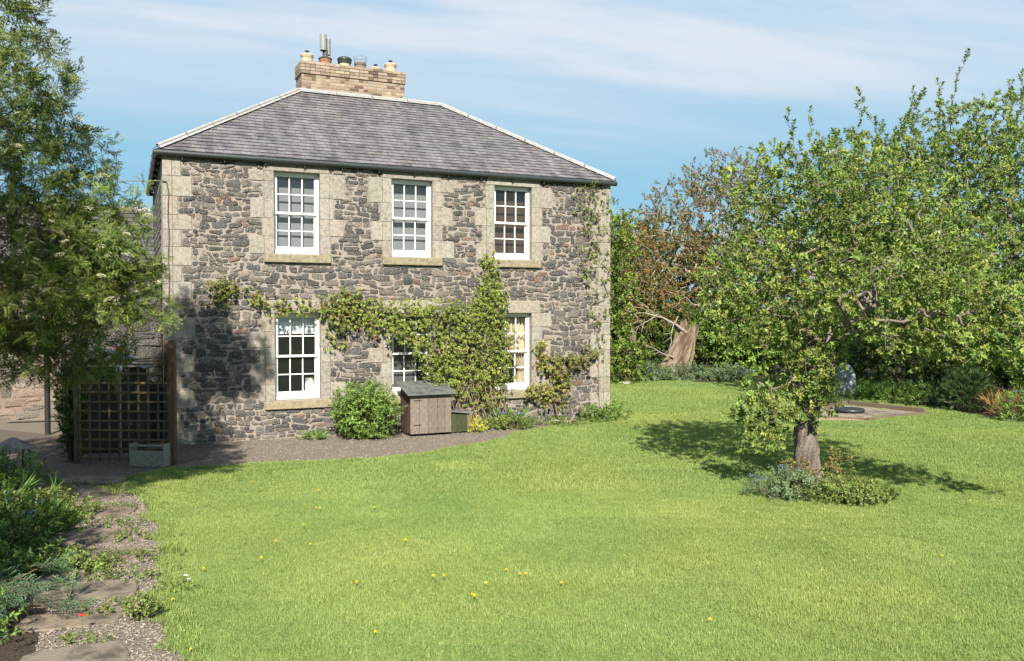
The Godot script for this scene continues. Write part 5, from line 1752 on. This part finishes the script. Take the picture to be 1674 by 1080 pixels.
	clump("bluebell_patch", "blue-violet flowers at the wall under the creeper", "flowers", P0 + B * Vector3(6.95, 0, 0.28), Vector3(0.5, 0.26, 0.16), 0.12, SP.blade, 40, M.leaf, 0.9, SP.blue, 34)
	clump("border_plant", "low green clump at the foot of the climbing rose", "plant", P0 + B * Vector3(8.1, 0, 0.5), Vector3(0.6, 0.12, 0.25), 0.06, SP.herb, 150, M.leaf, 1.0)
	clump("border_plant", "broad leaved green clump at the right corner of the house", "plant", P0 + B * Vector3(9.05, 0, 0.45), Vector3(0.34, 0.2, 0.22), 0.12, SP.shrub, 60, M.leaf, 1.0)
	clump("border_plant", "dark leafy clump hard against the right house corner", "plant", P0 + B * Vector3(9.65, 0, 0.3), Vector3(0.36, 0.2, 0.2), 0.12, SP.shrub, 60, M.leaf, 1.0)
	clump("primrose_clump", "pale yellow and white flowers in the grass below the climbing rose", "flowers", P0 + B * Vector3(8.15, 0, 0.85), Vector3(0.35, 0.06, 0.2), 0.03, SP.herb, 40, M.leaf, 0.7, SP.cream, 12)
	clump("iris_clump", "grey-green strappy leaves in the gravel under the left window", "plant", P0 + B * Vector3(2.75, 0, 0.45), Vector3(0.16, 0.05, 0.1), 0.0, SP.blade, 15, M.leaf, 0.8)
	clump("weed", "small weed at the wall foot between window and round shrub", "plant", P0 + B * Vector3(2.45, 0, 0.25), Vector3(0.1, 0.04, 0.06), 0.0, SP.herb, 8, M.leaf, 1.0)

# a mounded plant: sprigs over and inside an ellipsoid that stands on the ground
func clump(called: String, label: String, cat: String, at: Vector3, rad: Vector3, lift: float, sprig: ArrayMesh, count: int, m: Material, size: float, bloom: ArrayMesh = null, blooms := 0, group := "") -> Node3D:
	var T := thing(called, label, cat, at, 0.0, group)
	var mm := MM.new()
	var st := MB.new()
	var fm := MM.new()
	for i in count + blooms:
		var d := rdir() * pow(R(0, 1), 0.33)
		var k := 1.0 + 0.35 * wob.get_noise_3d(d.x * 1.6 + at.x * 3.0, d.y * 1.6, d.z * 1.6 + at.z * 3.0)
		var p := Vector3(d.x * rad.x * k, lift + d.y * rad.y * k, d.z * rad.z * k)
		if p.y < 0.0: p.y = R(0.0, 0.06)
		var o := (d * 0.8 + Vector3.UP * 0.55 + rdir() * 0.6).normalized()
		if i < count:
			var nz := tint_noise.get_noise_3d(p.x * 4 + at.x, p.y * 4, p.z * 4 + at.z)
			mm.add(Transform3D(along(o, R(0, TAU)).scaled(Vector3.ONE * size * R(0.7, 1.2)), p), Color.WHITE * (1.0 + nz * 0.5))
			if i % 6 == 0 and p.y > 0.08:
				st.tube(Vector3(p.x * 0.25, 0, p.z * 0.25), p, 0.006, 0.003, 4, C(0.13, 0.10, 0.06))
		else:
			p.y = maxf(p.y, lift + rad.y * 0.3) + 0.05
			fm.add(Transform3D(along(Vector3.UP + rdir() * 0.2, R(0, TAU)).scaled(Vector3.ONE * R(0.7, 1.1)), p), Color.WHITE)
	many("foliage", sprig, mm, m, T)
	if st.v.size(): part("stems", st, M.twig, T)
	if blooms: many("blossom", bloom, fm, M.petal, T)
	return T

func beds() -> void:
	# round the apple tree
	clump("forget_me_not_clump", "grey-leaved clump with blue flowers left of the apple trunk", "flowers", G(3.72, 11.6), Vector3(0.5, 0.24, 0.36), 0.12, SP.grey, 260, M.leaf, 1.0, SP.blue, 14)
	clump("ground_cover_plant", "leafy green ground cover right of the apple trunk foot", "plant", G(4.5, 11.35), Vector3(0.62, 0.17, 0.42), 0.10, SP.herb, 420, M.leaf, 1.2)
	clump("shrublet", "reddish leaved shoots close around the apple trunk foot", "plant", G(4.05, 11.95), Vector3(0.36, 0.30, 0.26), 0.18, SP.red, 120, M.leaf, 0.8)
	clump("shrublet", "upright reddish shoots on the right side of the apple trunk", "plant", G(4.72, 12.35), Vector3(0.2, 0.34, 0.2), 0.22, SP.red, 60, M.leaf, 0.8)
	# along the far edge of the lawn
	var i := 0
	for q in [[4.9, 30.6, 0.9, 0.42, "blue-grey flowering clump left of the hollow trunk"], [6.3, 31.2, 1.0, 0.36, "blue flowering clump at the foot of the hollow trunk"], [7.9, 30.8, 0.9, 0.3, "low blue flowering clump right of the hollow trunk"]]:
		clump("blue_flower_clump", q[4], "flowers", G(q[0], q[1]), Vector3(q[2], q[3], 0.4), 0.15, SP.grey, 260, M.leaf, 2.0, SP.blue, 22, "blue flowering clumps along the far lawn edge")
		i += 1
	clump("long_grass", "tall rough grass along the shaded far border", "grass", G(10.3, 28.0), Vector3(2.2, 0.2, 0.9), 0.0, SP.blade, 340, M.leaf, 1.4)
	clump("long_grass", "dark rough grass behind the sand pit", "grass", G(11.2, 24.4), Vector3(1.5, 0.2, 0.9), 0.0, SP.blade, 260, M.leaf, 1.3)
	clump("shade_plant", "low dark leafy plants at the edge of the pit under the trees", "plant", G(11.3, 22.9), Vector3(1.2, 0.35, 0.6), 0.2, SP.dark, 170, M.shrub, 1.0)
	clump("dwarf_conifer", "small dark green upright conifer beside the dead bracken", "conifer", G(11.5, 21.5), Vector3(0.55, 0.55, 0.45), 0.5, SP.conifer, 620, M.shrub, 1.6)
	clump("dead_bracken", "brown dead bracken fronds at the edge of the right border", "bracken", G(12.3, 20.9), Vector3(0.75, 0.3, 0.4), 0.1, SP.fern, 60, M.leaf, 0.95)
	clump("dead_bracken", "tall leaning brown bracken fronds next to the blue shrub", "bracken", G(13.3, 21.2), Vector3(0.4, 0.3, 0.3), 0.35, SP.fern, 26, M.leaf, 1.2)
	clump("blue_shrub", "dense dark shrub with blue flowers at the right edge", "shrub", G(11.95, 19.45), Vector3(0.85, 0.42, 0.5), 0.3, SP.shrub, 420, M.shrub, 0.9, SP.blue, 18)
	# the border left of the path
	clump("border_shrub", "sunlit bright green mound at the top of the left border", "plant", G(-7.2, 11.6), Vector3(0.95, 0.42, 0.7), 0.2, SP.shrub, 560, M.leaf, 0.75)
	clump("border_shrub", "yellow-green plants spilling onto the path below the mossy stone", "plant", G(-5.9, 10.4), Vector3(0.75, 0.22, 0.5), 0.08, SP.herb, 420, M.leaf, 1.5)
	clump("border_shrub", "taller leafy plant beside the bird table", "plant", G(-8.1, 12.5), Vector3(0.4, 0.5, 0.35), 0.45, SP.shrub, 160, M.leaf, 0.8)
	clump("bluebell_patch", "shaded bluebells and dark leaves in the left border", "flowers", G(-5.75, 9.2), Vector3(0.8, 0.36, 0.8), 0.2, SP.blade, 90, M.leaf, 0.9, SP.blue, 26)
	clump("border_shrub", "dark leaves growing under the bluebells of the left border", "plant", G(-5.7, 9.25), Vector3(0.85, 0.36, 0.85), 0.15, SP.dark, 420, M.leaf, 0.6)
	clump("ivy_post", "dark column of ivy at the left end of the trellis", "climber", G(-7.42, 14.35), Vector3(0.22, 0.85, 0.2), 0.85, SP.dark, 420, M.leaf, 0.6)
	clump("border_shrub", "dark shaded leafy plants in the middle of the left border", "plant", G(-5.3, 8.2), Vector3(0.75, 0.3, 0.6), 0.15, SP.shrub, 330, M.leaf, 0.75)
	clump("border_shrub", "shaded herbs sprawling onto the stone slabs", "plant", G(-4.5, 8.45), Vector3(0.55, 0.10, 0.28), 0.04, SP.herb, 240, M.leaf, 1.2)
	clump("border_shrub", "dark undergrowth in the near left corner", "plant", G(-4.6, 6.3), Vector3(0.8, 0.3, 0.7), 0.12, SP.shrub, 340, M.leaf, 0.7)
	var J := thing("juniper", "spreading blue-green juniper fronds at the lower left edge", "shrub", G(-4.55, 6.95))
	var mm := MM.new()
	var st := MB.new()
	for k in 64:
		var a := R(-0.9, 0.9)
		var d := Vector3(cos(a), R(-0.05, 0.35), sin(a) * 0.9).normalized()
		var l := R(0.1, 0.75)
		var p := Vector3(0, 0.22, 0) + d * l + Vector3(0, R(-0.1, 0.1) - l * l * 0.12, 0)
		mm.add(Transform3D(along((d + Vector3(0, -0.25, 0) + rdir() * 0.3).normalized(), R(-0.6, 0.6)).scaled(Vector3.ONE * R(0.7, 1.1)), p), Color.WHITE * R(0.8, 1.15))
		if k % 5 == 0: st.tube(Vector3(0, 0.1, 0), p, 0.008, 0.004, 4, C(0.14, 0.10, 0.07))
	many("foliage", SP.juniper, mm, M.leaf, J)
	part("stems", st, M.twig, J)
	# low weeds in the path
	for q in [[-5.35, 11.75, 0.35, "weeds across the upper end of the gravel path"], [-4.75, 10.1, 0.45, "green weeds beside the second slab of the path"], [-4.3, 9.55, 0.35, "pale weeds at the lawn side of the path"], [-3.65, 8.1, 0.35, "leafy weeds right of the third slab"], [-3.35, 7.25, 0.30, "spreading weed between slab and gravel"], [-3.05, 7.75, 0.25, "small weeds near the lawn edge of the path"], [-3.95, 8.7, 0.4, "grassy weeds by the long slab"]]:
		clump("path_weed", q[3], "weed", G(q[0], q[1]), Vector3(q[2], 0.035, q[2] * 0.55), 0.02, SP.herb, int(q[2] * 150), M.leaf, 0.75, null, 0, "weeds in the gravel path")
	for q in [[-4.05, 8.15, 0.3, "weeds creeping over the near edge of the long slab"], [-3.35, 6.55, 0.22, "small weeds beside the nearest slab"], [-5.1, 11.0, 0.4, "weeds between the upper slabs of the path"], [-3.7, 8.9, 0.3, "thin weeds in the gravel halfway along the lawn edge"], [-6.4, 12.3, 0.5, "mossy weeds across the shaded top of the path"]]:
		clump("path_weed", q[3], "weed", G(q[0], q[1]), Vector3(q[2], 0.03, q[2] * 0.5), 0.01, SP.herb, int(q[2] * 160), M.leaf, 0.6, null, 0, "weeds in the gravel path")
	clump("dandelion_plant", "bushy reddish-green plant on the gravel near the lawn edge", "weed", G(-3.07, 7.02), Vector3(0.13, 0.10, 0.11), 0.08, SP.herb, 46, M.leaf, 1.1)
	# the dock with two upright leaves
	var D := thing("dock_plant", "young plant with pale upright leaves on the stone slab", "plant", G(-3.88, 7.42))
	for k in 5:
		var lf := MB.new()
		var a := k * 1.4 + 0.5
		lf.tube(Vector3.ZERO, Vector3(cos(a) * 0.03, 0.12, sin(a) * 0.03), 0.006, 0.004, 5, C(0.14, 0.14, 0.06))
		lf.leaf(Vector3(cos(a) * 0.03, 0.12, sin(a) * 0.03), Vector3(cos(a) * 0.75, 0.8, sin(a) * 0.4).normalized(), Vector3.UP, R(0.12, 0.19), 0.055, C(0.22, 0.28, 0.12))
		part("leaf", lf, M.leaf, D)
	# the small red flower
	var F := thing("red_flower", "single small red flower in the gravel by the near slab", "flower", G(-3.42, 6.72))
	var fs := MB.new()
	fs.tube(Vector3.ZERO, Vector3(0.01, 0.13, 0), 0.003, 0.002, 4, C(0.12, 0.2, 0.05))
	part("stem", fs, M.leaf, F)
	fs = MB.new()
	for k in 6: fs.leaf(Vector3(0.01, 0.13, 0), Vector3(cos(k * 1.05), 0.5, sin(k * 1.05)).normalized(), Vector3.UP, 0.035, 0.03, C(0.55, 0.04, 0.02))
	part("petals", fs, M.petal, F)

const DANDELIONS := [[-3.79, 12.35], [-2.99, 11.58], [-2.69, 11.78], [-2.48, 10.76], [-2.43, 10.7], [-1.74, 10.73], [-2.42, 9.88], [-2.56, 9.21], [-2.16, 9.1], [-1.16, 9.22], [-2.53, 8.54], [-2.99, 8.22], [-1.43, 7.81], [-0.74, 7.98], [-0.64, 8.0], [-0.06, 8.2], [0.08, 8.07], [0.13, 8.06], [-0.24, 7.78], [0.46, 7.8], [-0.35, 7.5], [-0.33, 7.43], [-1.07, 6.61], [-2.39, 6.28], [1.61, 6.86], [6.02, 11.15], [6.12, 11.15], [4.41, 8.68], [-2.95, 7.35]]
const DAISIES := [[-3.49, 13.96], [-2.62, 14.44], [-2.4, 14.12], [-1.11, 12.84], [-3.05, 7.92], [-3.0, 7.86], [-4.22, 13.91], [-4.68, 13.68], [-3.55, 14.12], [4.87, 21.99], [3.89, 20.94], [7.78, 18.81], [7.88, 18.91]]

const DANDELION_SPOTS := ["highest on the lawn towards the gravel below the left window", "small, left of the round shrub line in the upper lawn", "of the upper lawn, straight below the round shrub", "of a touching pair in the upper lawn, its left flower", "of a touching pair in the upper lawn, its right flower", "alone in the upper lawn below the board cupboard", "alone halfway down the left of the lawn", "faint and small left of the lawn's middle", "with an orange tinge left of the lawn's middle", "alone in the middle of the lawn below the low bin", "large and bright near the left side of the lawn", "small, close to the white daisies by the path edge", "alone below the large bright one, towards the centre", "of the central scatter, its leftmost small flower", "of the central scatter, second small flower from the left", "of the central scatter, single flower above the pair", "of the central scatter, left flower of the upper pair", "of the central scatter, right flower of the upper pair", "of the central scatter, single flower left of the upper pair", "alone to the right of the central scatter", "of the central scatter, upper flower of the lowest touching pair", "of the central scatter, lower flower of the lowest touching pair", "low in the near lawn, left of the picture's middle", "at the very lawn edge beside the gravel in the near corner", "low in the near lawn, right of the picture's middle", "right of the apple tree, left flower of a pair", "right of the apple tree, right flower of a pair", "alone in the lawn below the apple tree's right side", "on the gravel just outside the lawn edge"]
const DAISY_SPOTS := ["at the far lawn edge below the left window", "at the far lawn edge, left one below the round shrub", "at the far lawn edge, right one below the round shrub", "alone below the low bin in the upper lawn", "beside the path edge, upper left of the two bright ones", "beside the path edge, lower right of the two bright ones", "at the lawn's far left corner edge, right one", "at the lawn's far left corner edge, left one", "just behind another at the far lawn edge below the left window", "on the far lawn left of the apple tree, right one", "on the far lawn left of the apple tree, left one", "in front of the sand pit, left of two", "in front of the sand pit, right of two"]

func flowers() -> void:
	var st := MB.new()
	st.tube(Vector3.ZERO, Vector3(0.004, 0.06, 0), 0.0025, 0.002, 5, C(0.16, 0.2, 0.06))
	var hd := MB.new()
	for k in 40:
		var a := k * 2.4
		var t := 1.0 - k / 40.0
		hd.leaf(Vector3(0.004, 0.06, 0), Vector3(cos(a) * (0.35 + t), 1.2 - t, sin(a) * (0.35 + t)).normalized(), Vector3.UP, 0.024, 0.006, vary(C(0.82, 0.68, 0.03), 0.1))
	var rs := MB.new()
	for k in 8:
		rs.leaf(Vector3.ZERO, Vector3(cos(k * 0.8), 0.12, sin(k * 0.8)).normalized(), Vector3.UP, R(0.05, 0.09), 0.02, vary(C(0.12, 0.19, 0.04), 0.2), 0.25)
	var rm := rs.mesh()
	var sm := st.mesh()
	var hm := hd.mesh()
	for k in DANDELIONS.size():
		var q = DANDELIONS[k]
		var D := thing("dandelion", "yellow dandelion " + DANDELION_SPOTS[k], "flower", G(q[0], q[1]), R(0, TAU), "dandelions scattered over the lawn")
		part("stem", sm, M.leaf, D)
		part("flower_head", hm, M.petal, D)
		part("leaf_rosette", rm, M.leaf, D)
		D.scale = Vector3.ONE * R(0.65, 1.0)
	var dm := MB.new()
	for k in 12:
		var a := TAU * k / 12
		dm.leaf(Vector3(0, 0.055, 0), Vector3(cos(a), 0.2, sin(a)).normalized(), Vector3.UP, 0.017, 0.006, C(0.75, 0.75, 0.72))
	var dme := dm.mesh()
	for q in DAISIES:
		var D := thing("daisy", "small white daisy " + DAISY_SPOTS[DAISIES.find(q)], "flower", G(q[0], q[1]), R(0, TAU), "daisies scattered over the lawn")
		part("stem", sm, M.leaf, D)
		part("petals", dme, M.petal, D)
		D.scale = Vector3.ONE * R(0.9, 1.5)
